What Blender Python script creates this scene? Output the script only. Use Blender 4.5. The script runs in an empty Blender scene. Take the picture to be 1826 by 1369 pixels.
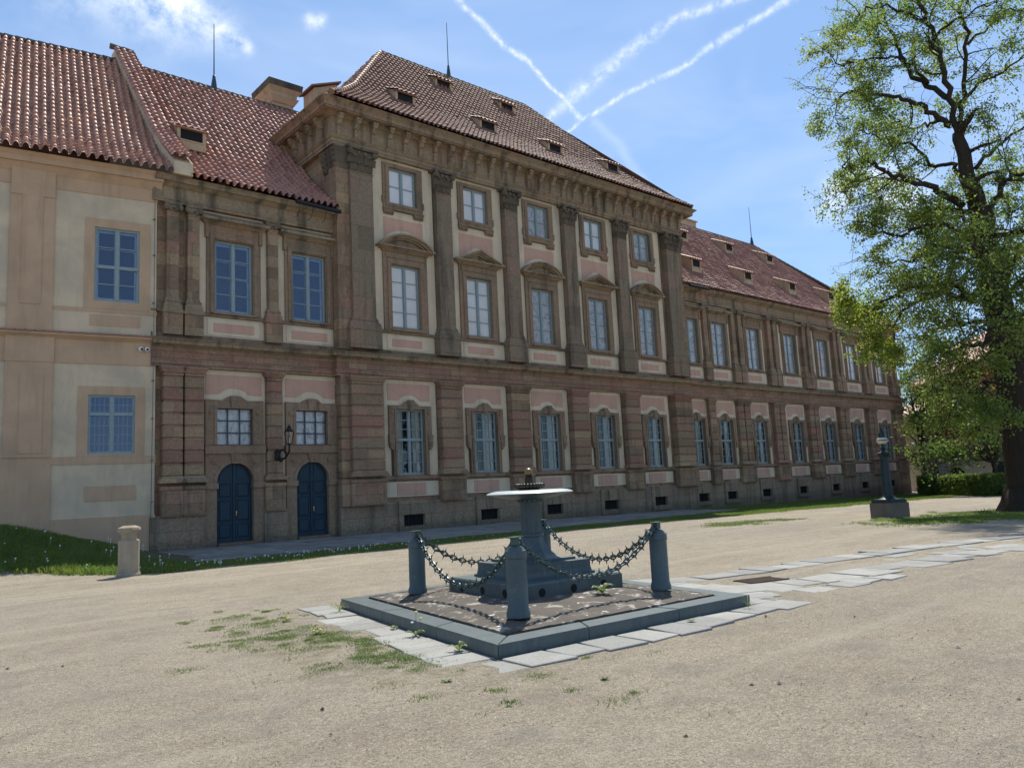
import bpy, bmesh, math, random
import numpy as np
from mathutils import Vector, Matrix
R_ = math.radians
random.seed(7); rng = np.random.default_rng(7)
sc = bpy.context.scene
COL = sc.collection
# ---------------------------------------------------------------- camera
cam_d = bpy.data.cameras.new("camera"); cam = bpy.data.objects.new("camera", cam_d); COL.objects.link(cam)
F_ = Vector((0.65119639, 0.74772577, 0.1298054)); Rt = Vector((0.75741431, -0.65106687, -0.04935075)); Up = Rt.cross(F_)
M = Matrix.Identity(4)
for i in range(3):
    M[i][0] = Rt[i]; M[i][1] = Up[i]; M[i][2] = -F_[i]
cam.matrix_world = M
FPX = 1405.07
cam_d.sensor_fit = 'HORIZONTAL'; cam_d.sensor_width = 36.0; cam_d.lens = 36.0 * FPX / 1826
cam_d.clip_start = 0.05; cam_d.clip_end = 3000
sc.camera = cam
sc.view_settings.view_transform = 'Standard'; sc.view_settings.look = 'None'
sc.view_settings.exposure = 0.88; sc.view_settings.gamma = 1.0; sc.view_settings.use_curve_mapping = False
try:
    sc.cycles.max_bounces = 8; sc.cycles.transparent_max_bounces = 12
except Exception: pass
# ---------------------------------------------------------------- node helper
class NT:
    def __init__(s, tree):
        s.t = tree; s.t.nodes.clear()
    def n(s, typ, ins=None, **kw):
        nd = s.t.nodes.new(typ)
        for k, v in kw.items(): setattr(nd, k, v)
        if ins:
            for k, v in ins.items():
                sk = nd.inputs[k]
                if isinstance(v, bpy.types.NodeSocket): s.t.links.new(v, sk)
                else: sk.default_value = v
        return nd
    def m(s, op, a, b=None, c=None, clamp=False):
        nd = s.t.nodes.new('ShaderNodeMath'); nd.operation = op; nd.use_clamp = clamp
        for i, v in enumerate((a, b, c)):
            if v is None: continue
            if isinstance(v, bpy.types.NodeSocket): s.t.links.new(v, nd.inputs[i])
            else: nd.inputs[i].default_value = v
        return nd.outputs[0]
    def vm(s, op, a, b=None):
        nd = s.t.nodes.new('ShaderNodeVectorMath'); nd.operation = op
        for i, v in enumerate((a, b)):
            if v is None: continue
            if isinstance(v, bpy.types.NodeSocket): s.t.links.new(v, nd.inputs[i])
            else: nd.inputs[i].default_value = v
        return nd
    def mix(s, f, a, b, mode='MIX'):
        nd = s.t.nodes.new('ShaderNodeMix'); nd.data_type = 'RGBA'; nd.blend_type = mode
        for i, v in ((0, f), (6, a), (7, b)):
            if isinstance(v, bpy.types.NodeSocket): s.t.links.new(v, nd.inputs[i])
            else: nd.inputs[i].default_value = (v if i == 0 else (tuple(v) + (1,))[:4])
        return nd.outputs[2]
    def ramp(s, f, stops, interp='LINEAR'):
        nd = s.t.nodes.new('ShaderNodeValToRGB'); cr = nd.color_ramp; cr.interpolation = interp
        while len(cr.elements) > 1: cr.elements.remove(cr.elements[-1])
        for i, (p, c) in enumerate(stops):
            e = cr.elements[0] if i == 0 else cr.elements.new(p)
            e.position = p; e.color = (tuple(c) + (1,))[:4] if not isinstance(c, (int, float)) else (c, c, c, 1)
        s.t.links.new(f, nd.inputs[0]); return nd.outputs[0]
    def noise(s, vec, scale, detail=4, rough=.55, dist=0.):
        return s.n('ShaderNodeTexNoise', {'Vector': vec, 'Scale': scale, 'Detail': detail, 'Roughness': rough, 'Distortion': dist}).outputs[0]
    def scalev(s, vec, v):
        return s.vm('MULTIPLY', vec, v).outputs[0]
# ---------------------------------------------------------------- world: sky with clouds and contrails
SUN_AZ, SUN_EL = R_(50.5), R_(57.5)
w = bpy.data.worlds.new("World"); sc.world = w; w.use_nodes = True
try: w.cycles.sampling_method = 'MANUAL'; w.cycles.sample_map_resolution = 256
except Exception: pass
t = NT(w.node_tree)
sky = t.n('ShaderNodeTexSky', sky_type='NISHITA', sun_disc=False, sun_elevation=SUN_EL, sun_rotation=SUN_AZ,
          altitude=300, air_density=1.0, dust_density=0.4, ozone_density=3.0)
tc = t.n('ShaderNodeTexCoord').outputs['Generated']
e0, e1, e2 = (0.59459141, 0.68399917, 0.42261826), (0.75470958, -0.65605903, 0.0), (-0.27726253, -0.31895405, 0.90630779)
d0 = t.m('MAXIMUM', t.vm('DOT_PRODUCT', tc, e0).outputs['Value'], .02)
nz = t.n('ShaderNodeTexNoise', {'Vector': tc, 'Scale': 34., 'Detail': 3., 'Roughness': .6})
wob = t.vm('MULTIPLY', t.vm('SUBTRACT', nz.outputs['Color'], (.5, .5, .5)).outputs[0], (.013, .013, .013)).outputs[0]
sx = t.n('ShaderNodeSeparateXYZ', {0: wob})
uu = t.m('ADD', t.m('DIVIDE', t.vm('DOT_PRODUCT', tc, e1).outputs['Value'], d0), sx.outputs[0])
vv = t.m('ADD', t.m('DIVIDE', t.vm('DOT_PRODUCT', tc, e2).outputs['Value'], d0), sx.outputs[1])
def seg(a, b, ra, rb, soft=.9):
    dx, dy = b[0]-a[0], b[1]-a[1]; L2 = dx*dx+dy*dy
    pu, pv = t.m('SUBTRACT', uu, a[0]), t.m('SUBTRACT', vv, a[1])
    h = t.m('DIVIDE', t.m('ADD', t.m('MULTIPLY', pu, dx), t.m('MULTIPLY', pv, dy)), L2, clamp=True)
    qu = t.m('SUBTRACT', pu, t.m('MULTIPLY', h, dx)); qv = t.m('SUBTRACT', pv, t.m('MULTIPLY', h, dy))
    d = t.m('SQRT', t.m('ADD', t.m('MULTIPLY', qu, qu), t.m('MULTIPLY', qv, qv)))
    r = t.m('ADD', t.m('MULTIPLY', h, rb-ra), ra)
    x = t.m('DIVIDE', d, r)
    return t.m('EXPONENT', t.m('MULTIPLY', t.m('MULTIPLY', x, x), -1.0))
def poly(pts, rad, amp):
    o = None
    for i in range(len(pts)-1):
        s_ = seg(pts[i], pts[i+1], rad[i], rad[i+1])
        o = s_ if o is None else t.m('MAXIMUM', o, s_)
    return t.m('MULTIPLY', o, amp)
tex = t.ramp(t.noise(tc, 75., 3, .65), [(.36, .12), (.64, 1.0)])
c1 = t.m('MULTIPLY', poly([(.05, .006), (.093, .042), (.175, .097), (.209, .117), (.50, .20)], [.004, .0075, .0065, .0045, .006], .55), tex)
c2 = t.m('MULTIPLY', poly([(.075, -.004), (.152, .04), (.21, .061), (.268, .095), (.55, .235)], [.0024, .0024, .003, .0042, .004], .6), tex)
c3 = t.m('MULTIPLY', poly([(-.15, .30), (-.04, .151), (.009, .102), (.036, .082), (.072, .045), (.1, .012)], [.0036, .0032, .0034, .0028, .0026, .003], .75), tex)
c4 = poly([(.116, .01), (.147, -.021), (.18, -.07)], [.006, .006, .004], .14)
cl = poly([(-.46, .24), (-.37, .165), (-.345, .155)], [.07, .04, .022], 1.0)
cl = t.m('MAXIMUM', cl, poly([(-.42, .20), (-.32, .132), (-.29, .112)], [.03, .02, .008], .85))
cl = t.m('MAXIMUM', cl, poly([(.40, -.10), (.44, -.085), (.50, -.10)], [.02, .03, .03], .9))
cl = t.m('MAXIMUM', cl, poly([(-.21, .135), (-.20, .137)], [.008, .006], .8))
cl = t.m('MULTIPLY', cl, t.ramp(t.noise(tc, 22., 5, .65), [(.36, 0.), (.60, 1.)]))
veil = t.m('MULTIPLY', t.ramp(t.noise(t.scalev(tc, (1., 1., 3.)), 3.2, 3, .6, .6), [(.35, 0.), (.8, 1.)]), .20)
cm = t.m('MAXIMUM', t.m('MAXIMUM', c1, c2), t.m('MAXIMUM', c3, t.m('MAXIMUM', c4, cl)))
cm = t.m('ADD', cm, t.m('MULTIPLY', veil, t.m('SUBTRACT', 1., cm)), clamp=True)
# soft shoulder: keeps the band near the horizon from burning out
sk3 = t.n('ShaderNodeSeparateColor', {0: sky.outputs[0]})
def shoulder(c, k, g): return t.m('DIVIDE', t.m('MULTIPLY', c, k*g), t.m('ADD', c, k))
skc = t.n('ShaderNodeCombineColor', {0: shoulder(sk3.outputs[0], 2.3, 1.22), 1: shoulder(sk3.outputs[1], 4.0, 1.24), 2: shoulder(sk3.outputs[2], 8.5, 1.15)}).outputs[0]
skyc = t.mix(cm, skc, (4.9, 5.2, 5.4))
bg = t.n('ShaderNodeBackground', {'Color': skyc, 'Strength': 0.13})
t.t.links.new(bg.outputs[0], t.n('ShaderNodeOutputWorld').inputs[0])
# ---------------------------------------------------------------- sun
sd = bpy.data.lights.new("sun", 'SUN'); sd.energy = 3.3; sd.angle = R_(0.53); sd.color = (1.0, .94, .83)
so = bpy.data.objects.new("sun", sd); COL.objects.link(so)
sdir = Vector((math.sin(SUN_AZ)*math.cos(SUN_EL), math.cos(SUN_AZ)*math.cos(SUN_EL), math.sin(SUN_EL)))
so.rotation_euler = sdir.to_track_quat('Z', 'Y').to_euler(); so.location = sdir*200
# ---------------------------------------------------------------- materials
def mat(name):
    m = bpy.data.materials.new(name); m.use_nodes = True; return m, NT(m.node_tree)
def out(t, sh): t.t.links.new(sh, t.n('ShaderNodeOutputMaterial').inputs[0])
def bump(t, h, strength, dist): return t.n('ShaderNodeBump', {'Height': h, 'Strength': strength, 'Distance': dist}).outputs[0]
def pbsdf(t, col, rough=.8, normal=None, spec=.3, metal=0., **kw):
    ins = {'Base Color': col if isinstance(col, bpy.types.NodeSocket) else (tuple(col)+(1,))[:4], 'Roughness': rough, 'Specular IOR Level': spec, 'Metallic': metal}
    if normal is not None: ins['Normal'] = normal
    ins.update(kw)
    return t.n('ShaderNodeBsdfPrincipled', ins).outputs[0]
def wall_uv(t):
    P = t.n('ShaderNodeNewGeometry').outputs['Position']; s = t.n('ShaderNodeSeparateXYZ', {0: P})
    u = t.m('ADD', s.outputs[0], t.m('MULTIPLY', s.outputs[1], 1.0))
    return P, s, t.n('ShaderNodeCombineXYZ', {0: u, 1: s.outputs[2], 2: 0.}).outputs[0]
def stone(name, cols, bw=.95, bh=.44, mortar=.006, dirt=.45, damp=True, off=.5):
    m, t = mat(name); P, s, uv = wall_uv(t)
    br = t.n('ShaderNodeTexBrick', {'Vector': uv, 'Color1': (0, 0, 0, 1), 'Color2': (1, 1, 1, 1), 'Mortar': (.5, .5, .5, 1), 'Scale': 1., 'Mortar Size': mortar, 'Mortar Smooth': .3, 'Brick Width': bw, 'Row Height': bh}, offset=off)
    n = len(cols); c = t.ramp(br.outputs['Color'], [(i/(n-1), cc) for i, cc in enumerate(cols)])
    n1 = t.noise(P, 1.1, 6, .62, .4); n2 = t.noise(P, 9., 6, .65); n3 = t.noise(t.scalev(P, (2.2, 2.2, .25)), 1., 5, .6)
    fin = t.noise(P, 60., 4, .7)
    c = t.mix(t.ramp(n1, [(.45, 0.), (.75, .3)]), c, (cols[-1][0]*1.15, cols[-1][1]*1.15, cols[-1][2]*1.08))
    c = t.mix(t.ramp(n2, [(.35, .35), (.6, 0.)]), c, (.07, .06, .05))
    c = t.mix(t.m('MULTIPLY', t.ramp(n3, [(.50, 0.), (.68, 1.)]), dirt), c, (.055, .05, .042))
    c = t.mix(1., c, t.ramp(fin, [(.3, .78), (.7, 1.12)]), 'MULTIPLY')
    c = t.mix(t.m('MULTIPLY', br.outputs['Fac'], .55), c, (.05, .042, .036))
    if damp:
        dz = t.m('ADD', t.m('MULTIPLY', t.m('SUBTRACT', s.outputs[2], -1.25), 2.2), t.m('MULTIPLY', n2, 1.2))
        c = t.mix(t.ramp(dz, [(0., .5), (.9, 0.)]), c, (.05, .05, .038))
    hh = t.m('ADD', t.m('MULTIPLY', br.outputs['Fac'], -1.), t.m('ADD', t.m('MULTIPLY', fin, .25), t.m('MULTIPLY', n2, .5)))
    out(t, pbsdf(t, c, .92, bump(t, hh, .7, .012))); return m
S_BROWN = [(.20, .145, .09), (.36, .23, .14), (.30, .235, .145), (.40, .225, .15), (.24, .165, .10), (.44, .31, .18)]
S_PINK = [(.32, .17, .115), (.39, .225, .155), (.28, .19, .12), (.38, .19, .13), (.41, .29, .18), (.32, .205, .135)]
S_GREY = [(.20, .155, .105), (.30, .22, .145), (.25, .195, .13), (.33, .21, .145), (.23, .175, .115)]
m_stone = stone('sandstone', S_BROWN); m_pink = stone('sandstone_pink', S_PINK, .85, .24, dirt=.3)
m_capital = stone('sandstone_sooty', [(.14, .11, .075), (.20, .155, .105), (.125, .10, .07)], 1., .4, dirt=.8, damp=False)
m_grey = stone('sandstone_grey', S_GREY, 1.3, 1.0, dirt=.7); m_rust = stone('sandstone_rusticated', S_BROWN+S_PINK, 2.3, .435, .002, dirt=.35, off=.37)
m_corn = stone('sandstone_cornice', [(.29, .22, .14), (.37, .285, .18), (.32, .235, .15), (.39, .26, .17)], 1.7, .6, .003, dirt=.75, damp=False)
m_surr = stone('sandstone_surround', [(.30, .21, .13), (.35, .24, .155), (.28, .205, .13), (.36, .22, .145)], 3., 1.2, .002, dirt=.5)
m_plinth = stone('sandstone_plinth', [(.28, .215, .14), (.35, .26, .17), (.31, .235, .155), (.37, .245, .165), (.26, .205, .135)], 1.15, .46, .005, dirt=.5)
m_paveedge = stone('sandstone_dark', S_GREY, 1.0, .5)
def plaster(name, col, var=.12, stain=(.2, .19, .15), damp=False, patch=None):
    m, t = mat(name); P, s, uv = wall_uv(t)
    n1 = t.noise(P, .8, 5, .6, .5); n2 = t.noise(t.scalev(P, (3., 3., .5)), 1.2, 5, .6); fin = t.noise(P, 90., 3, .7)
    c = t.mix(t.ramp(n1, [(.3, 0.), (.75, 1.)]), [x*(1+var) for x in col], [x*(1-var) for x in col])
    c = t.mix(t.ramp(n2, [(.5, 0.), (.75, .35)]), c, stain)
    if patch: c = t.mix(t.ramp(n1, [(.42, 0.), (.62, .55)]), c, patch)
    c = t.mix(1., c, t.ramp(fin, [(.25, .88), (.75, 1.06)]), 'MULTIPLY')
    if damp:
        dz = t.m('ADD', t.m('ADD', t.m('MULTIPLY', t.m('SUBTRACT', s.outputs[2], -1.0), 1.6), t.m('MULTIPLY', n1, 1.4)), t.m('MULTIPLY', s.outputs[0], .16))
        c = t.mix(t.ramp(dz, [(.45, .75), (1.6, 0.)]), c, (.10, .10, .09))
    out(t, pbsdf(t, c, .95, bump(t, fin, .35, .004))); return m
m_cream = plaster('plaster_cream', (.67, .555, .395)); m_ppink = plaster('plaster_pink', (.57, .345, .255), .1, (.3, .2, .15))
m_hcream = plaster('plaster_ochre_cream', (.63, .50, .34), .1, (.33, .29, .2), True, (.47, .40, .30))
m_hsalm = plaster('plaster_salmon', (.53, .36, .23), .12, (.25, .19, .13), True)
m_chim = plaster('plaster_chimney', (.52, .37, .23), .15, (.07, .065, .055))
def simple(name, col, rough=.6, spec=.4, metal=0., var=.15, scale=6., bmp=.2):
    m, t = mat(name); P = t.n('ShaderNodeNewGeometry').outputs['Position']
    n = t.noise(P, scale, 5, .65)
    c = t.mix(t.ramp(n, [(.3, 0.), (.7, 1.)]), [x*(1+var) for x in col], [x*(1-var) for x in col])
    out(t, pbsdf(t, c, rough, bump(t, t.noise(P, scale*8, 3, .6), bmp, .003), spec, metal)); return m
m_frame = simple('paint_blue_grey', (.25, .315, .325), .5, .4, var=.1)
m_muntin_teal = simple('paint_dark_teal', (.035, .07, .085), .5)
m_door = simple('paint_door_blue', (.010, .036, .058), .5, .35, var=.2, scale=3.)
m_blind = simple('blind_white', (.93, .90, .89), .9, var=.05, scale=1.5)
m_curt = simple('curtain_white', (.60, .62, .58), .9, var=.08)
m_dark = simple('dark_room', (.012, .013, .014), .9); m_iron = simple('iron_black', (.012, .012, .013), .6)
m_wframe = simple('inner_frame_white', (.66, .70, .74), .6)
m_brass = simple('brass', (.45, .30, .12), .35, .5, 1.)
m_zinc = simple('zinc_grey', (.16, .16, .16), .5, .5, .4)
m_white = simple('white_plastic', (.75, .75, .73), .35)
def crumpled():
    m, t = mat('plastic_film'); P = t.n('ShaderNodeNewGeometry').outputs['Position']
    n = t.noise(t.scalev(P, (1, 1, .8)), 3.2, 5, .6, 1.8)
    c = t.ramp(n, [(.3, (.26, .28, .26)), (.45, (.62, .60, .60)), (.6, (.80, .78, .78)), (.72, (.40, .42, .38))])  # wavy tones put the film's reflections of sky and trees into colour
    out(t, pbsdf(t, c, .35, bump(t, n, .9, .12), .5)); return m
m_film = crumpled()
def glass(name, tint, boost, rough=.02, wav=.02, gcol=(1., 1., 1.)):
    m, t = mat(name); P = t.n('ShaderNodeNewGeometry').outputs['Position']
    b = bump(t, t.noise(P, 1.6, 2, .5), wav, .25)
    fr = t.n('ShaderNodeFresnel', {'IOR': 1.55, 'Normal': b}).outputs[0]
    f = t.m('ADD', t.m('MULTIPLY', fr, boost), .02, clamp=True)
    g = t.n('ShaderNodeBsdfGlossy', {'Color': gcol+(1,), 'Roughness': rough, 'Normal': b}).outputs[0]
    tr = t.n('ShaderNodeBsdfTransparent', {'Color': tint+(1,)}).outputs[0]
    out(t, t.n('ShaderNodeMixShader', {0: f, 1: tr, 2: g}).outputs[0]); return m
m_glass = glass('window_glass', (.97, .98, .98), .9, .01, .06); m_glass2 = glass('window_glass_double', (.72, .78, .86), 2.2, .01, .04, (.68, .80, 1.))  # m_glass2: blue of the reflected sky put into its colours
def tiles(name, base, dark, rough=.42, spec=.4):
    m, t = mat(name); P = t.n('ShaderNodeNewGeometry').outputs['Position']
    uvn = t.n('ShaderNodeUVMap').outputs[0]
    wn = t.n('ShaderNodeTexWhiteNoise', {'Vector': t.vm('FLOOR', uvn).outputs[0]}, noise_dimensions='3D').outputs['Value']
    c = t.ramp(wn, [(0., dark), (.35, base), (.8, [x*1.06 for x in base]), (1., [base[0]*1.08, base[1]*1.18, base[2]*1.2])])
    n = t.noise(P, .9, 5, .65); c = t.mix(t.ramp(n, [(.42, 0.), (.72, .55)]), c, dark)
    n2 = t.noise(P, 24., 4, .7); c = t.mix(t.ramp(n2, [(.5, 0.), (.75, .45)]), c, (.10, .085, .075))
    out(t, pbsdf(t, c, rough+.02, bump(t, n2, .12, .003), spec)); return m
m_tileL = tiles('roof_tile_orange', (.50, .27, .19), (.36, .185, .13), .55)
m_tileM = tiles('roof_tile_red_brown', (.43, .21, .15), (.29, .135, .10), .5)
m_tileC = tiles('roof_tile_brown', (.27, .14, .098), (.18, .10, .075), .66, .22)
m_tileR = tiles('roof_tile_red', (.32, .14, .095), (.21, .095, .07), .6)
m_ridge = simple('ridge_mortar', (.13, .11, .09), .9, .2, var=.3)
def gravel_mat():
    m, t = mat('gravel'); P = t.n('ShaderNodeNewGeometry').outputs['Position']; s = t.n('ShaderNodeSeparateXYZ', {0: P})
    n0 = t.noise(P, .10, 4, .55); n1 = t.noise(P, .55, 5, .6, .3); n2 = t.noise(P, 4., 5, .7); 
    n3 = t.noise(P, 110., 3, .8); n4 = t.noise(P, 260., 2, .75)
    c = t.mix(t.ramp(n1, [(.3, 0.), (.7, 1.)]), (.465, .405, .31), (.39, .335, .255))
    c = t.mix(t.ramp(n0, [(.45, 0.), (.62, .7)]), c, (.36, .325, .27))
    c = t.mix(t.ramp(n2, [(.45, 0.), (.72, .45)]), c, (.27, .225, .17))
    vo = t.n('ShaderNodeTexVoronoi', {'Vector': P, 'Scale': 85.})
    c = t.mix(t.ramp(vo.outputs['Color'], [(0., .5), (.35, 0.)]), c, (.17, .14, .115))
    c = t.mix(t.ramp(t.n('ShaderNodeTexWhiteNoise', {'Vector': vo.outputs['Position']}, noise_dimensions='3D').outputs[0], [(.95, 0.), (.96, .5)]), c, (.56, .52, .46))
    c = t.mix(1., c, t.ramp(n3, [(.34, .55), (.5, .98), (.66, 1.3)]), 'MULTIPLY')
    n8 = t.noise(P, 36., 4, .8); c = t.mix(1., c, t.ramp(n8, [(.34, .70), (.5, 1.), (.66, 1.22)]), 'MULTIPLY')
    c = t.mix(1., c, t.ramp(n4, [(.34, .62), (.5, 1.), (.66, 1.28)]), 'MULTIPLY')
    n5 = t.noise(P, 1.5, 6, .7, .5); c = t.mix(t.ramp(n5, [(.5, 0.), (.66, .5)]), c, (.26, .235, .20))
    # wheel ruts: faint long streaks running along the drive
    rut = t.noise(t.scalev(P, (.07, .9, 1.)), 1.6, 4, .55, .35); c = t.mix(t.ramp(rut, [(.5, 0.), (.66, .5)]), c, (.47, .415, .325))
    # soil under the lawns
    yb = t.m('ADD', t.m('SUBTRACT', s.outputs[1], 19.75), t.m('MULTIPLY', t.m('SUBTRACT', t.noise(P, .8, 5, .7), .5), 2.2))
    xl = t.m('MAXIMUM', t.m('MULTIPLY', t.m('MAXIMUM', t.m('SUBTRACT', 6.2, s.outputs[0]), 0.), -.95), -5.2); xr = t.m('MULTIPLY', t.m('MAXIMUM', t.m('SUBTRACT', s.outputs[0], 55.), 0.), -.8)
    g = t.m('MULTIPLY', t.m('ADD', t.m('ADD', yb, xl), xr), 1.8, clamp=True)
    c = t.mix(t.m('MULTIPLY', g, .85), c, t.mix(n2, (.06, .075, .03), (.14, .12, .07)))
    # weedy ground patch beside the fountain
    def blob(cx, cy, rx, ry):  # elliptical area of thin turf
        dx = t.m('DIVIDE', t.m('SUBTRACT', s.outputs[0], cx), rx); dy = t.m('DIVIDE', t.m('SUBTRACT', s.outputs[1], cy), ry)
        return t.m('SUBTRACT', 1., t.m('ADD', t.m('MULTIPLY', dx, dx), t.m('MULTIPLY', dy, dy)), clamp=True)
    b = t.m('MULTIPLY', t.m('MAXIMUM', blob(4.55, 7.6, 1.3, 3.1), t.m('MAXIMUM', blob(26.5, 10.2, 4., 2.4), blob(24., 16., 3., 1.5))), t.ramp(t.noise(P, 3.2, 5, .7), [(.45, 0.), (.62, 1.)]))
    c = t.mix(t.m('MULTIPLY', b, .65), c, (.13, .125, .06))
    h = t.m('ADD', t.m('ADD', t.m('MULTIPLY', n3, .8), t.m('MULTIPLY', n4, .35)), t.m('ADD', t.m('MULTIPLY', n2, 1.6), t.m('MULTIPLY', vo.outputs['Distance'], -.6)))
    n6 = t.noise(t.scalev(P, (1., 1.8, 1.)), 9., 4, .6, .6); n7 = t.noise(P, 24., 3, .6)
    b1 = bump(t, t.m('ADD', n6, t.m('MULTIPLY', n7, .45)), .85, .05)
    nb = t.n('ShaderNodeBump', {'Height': h, 'Strength': 1., 'Distance': .018, 'Normal': b1}).outputs[0]
    out(t, pbsdf(t, c, .95, nb, .12)); return m
m_gravel = gravel_mat()
def slab_mat(name, a, b, dark, lich=0.):
    m, t = mat(name); P = t.n('ShaderNodeNewGeometry').outputs['Position']
    oi = t.n('ShaderNodeNewGeometry').outputs['Random Per Island']
    n1 = t.noise(P, 2.2, 6, .65, .3); n2 = t.noise(P, 55., 4, .75)
    c = t.mix(oi, a, b); c = t.mix(t.ramp(n1, [(.45, 0.), (.7, .5)]), c, dark)
    c = t.mix(1., c, t.ramp(n2, [(.3, .7), (.7, 1.2)]), 'MULTIPLY')
    if lich:
        l = t.noise(P, 4.2, 7, .68, .4); c = t.mix(t.ramp(l, [(.56, 0.), (.62, lich)]), c, (.42, .39, .33))
        l2 = t.noise(P, 5., 4, .6); c = t.mix(t.ramp(l2, [(.60, 0.), (.66, .5)]), c, (.10, .05, .02))
        l3 = t.noise(P, 9., 3, .5); c = t.mix(t.ramp(l3, [(.66, 0.), (.68, .9)]), c, (.60, .59, .56))
    out(t, pbsdf(t, c, .85, bump(t, t.m('ADD', n2, n1), .6, .008), .25)); return m
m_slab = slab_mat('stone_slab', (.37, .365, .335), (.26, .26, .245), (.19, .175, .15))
m_slabd = slab_mat('stone_slab_shaded', (.30, .29, .27), (.22, .215, .20), (.14, .13, .11))  # darker copy of the slab stone, shade by the facade put into colour
m_conc = slab_mat('aged_concrete', (.105, .092, .078), (.105, .092, .078), (.05, .043, .036), .7)
def paint_mat():
    m, t = mat('paint_teal_grey'); P = t.n('ShaderNodeNewGeometry').outputs['Position']
    n1 = t.noise(P, 3.5, 6, .65); n2 = t.noise(P, 30., 4, .65); n3 = t.noise(t.scalev(P, (8., 8., 1.)), 1.5, 4, .6)
    c = t.mix(t.ramp(n1, [(.3, 0.), (.7, 1.)]), (.075, .105, .112), (.050, .074, .080))
    c = t.mix(t.ramp(n3, [(.52, 0.), (.75, .5)]), c, (.12, .155, .16)); c = t.mix(t.ramp(n2, [(.60, 0.), (.74, .7)]), c, (.035, .045, .045))
    n4 = t.noise(P, 13., 6, .7, .4); c = t.mix(t.ramp(n4, [(.66, 0.), (.72, .75)]), c, (.10, .055, .03)); n5 = t.noise(P, 6., 6, .7); c = t.mix(t.ramp(n5, [(.60, 0.), (.70, .4)]), c, (.17, .19, .18))
    out(t, pbsdf(t, c, .46, bump(t, n2, .3, .004), .45)); return m
m_paint = paint_mat()
m_paintsun = simple('paint_bowl_sunlit', (.42, .47, .47), .4, .5, var=.15, scale=14.)  # bowl top: sunlit paleness put into the paint colour
m_chain = simple('paint_chain_green', (.05, .085, .08), .4, .5, .3, .3, 30.)
m_bronze = simple('dark_bronze', (.035, .027, .018), .32, .5, .6, .4, 25.)
m_ball = simple('brown_ball', (.20, .13, .06), .35, .5, .4)
m_lampp = simple('paint_dark_green', (.012, .028, .032), .5, .4)
m_lampg = simple('opal_glass', (.60, .56, .45), .3, .4)
m_blockst = plaster('lamp_block_stone', (.145, .125, .105), .25, (.05, .045, .04))
m_post = plaster('weathered_post_stone', (.36, .30, .22), .25, (.09, .085, .07))
def leaf_mat(name, c1, c2, tr, mixf=.5, dark=None):
    m, t = mat(name); oi = t.n('ShaderNodeNewGeometry').outputs['Random Per Island']; P = t.n('ShaderNodeNewGeometry').outputs['Position']
    c = t.mix(oi, c1, c2); n = t.noise(P, .55, 3, .5)
    tc_ = t.mix(t.ramp(n, [(.35, 0.), (.65, 1.)]), tr, [tr[0]*.62, tr[1]*.8, tr[2]*.8])
    d = pbsdf(t, c, .5, None, .35)
    tl = t.n('ShaderNodeBsdfTranslucent', {'Color': tc_}).outputs[0]
    out(t, t.n('ShaderNodeMixShader', {0: mixf, 1: d, 2: tl}).outputs[0]); return m
m_leaf = leaf_mat('linden_leaf', (.09, .12, .035), (.125, .155, .045), (.36, .44, .08), .58)
m_leaf2 = leaf_mat('sunlit_leaf', (.11, .14, .03), (.17, .20, .045), (.42, .47, .06), .55)  # brighter copy of the linden leaf, sunlight put into the colour
m_leafd = leaf_mat('background_leaf', (.07, .11, .03), (.12, .16, .05), (.26, .34, .07), .5)
m_hedge = leaf_mat('hedge_leaf', (.09, .15, .035), (.14, .20, .05), (.28, .36, .06), .4)
m_grass = leaf_mat('grass_blade', (.09, .14, .03), (.16, .21, .055), (.28, .36, .06), .45)
m_weed = leaf_mat('weed_leaf', (.12, .17, .05), (.24, .23, .12), (.26, .34, .09), .4)
def bark_mat(name='bark'):
    m, t = mat(name); P = t.n('ShaderNodeNewGeometry').outputs['Position']
    n = t.noise(t.scalev(P, (6., 6., 1.2)), 1.6, 6, .7); c = t.mix(n, (.030, .024, .018), (.075, .06, .045))
    out(t, pbsdf(t, c, .95, bump(t, n, .9, .06), .1)); return m
m_bark = bark_mat()
m_redw = simple('red_plaster', (.20, .04, .032), .9, .2, var=.2, scale=1.5); m_greyw = simple('grey_plaster', (.50, .47, .40), .9, .2, var=.1, scale=1.)
m_redst = stone('red_quoins', [(.22, .06, .04), (.27, .08, .055)], 1.2, .5, .02, dirt=.2)
m_seed = simple('seed_head_white', (.75, .75, .72), .9); m_yel = simple('flower_yellow', (.80, .60, .02), .8)
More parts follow.
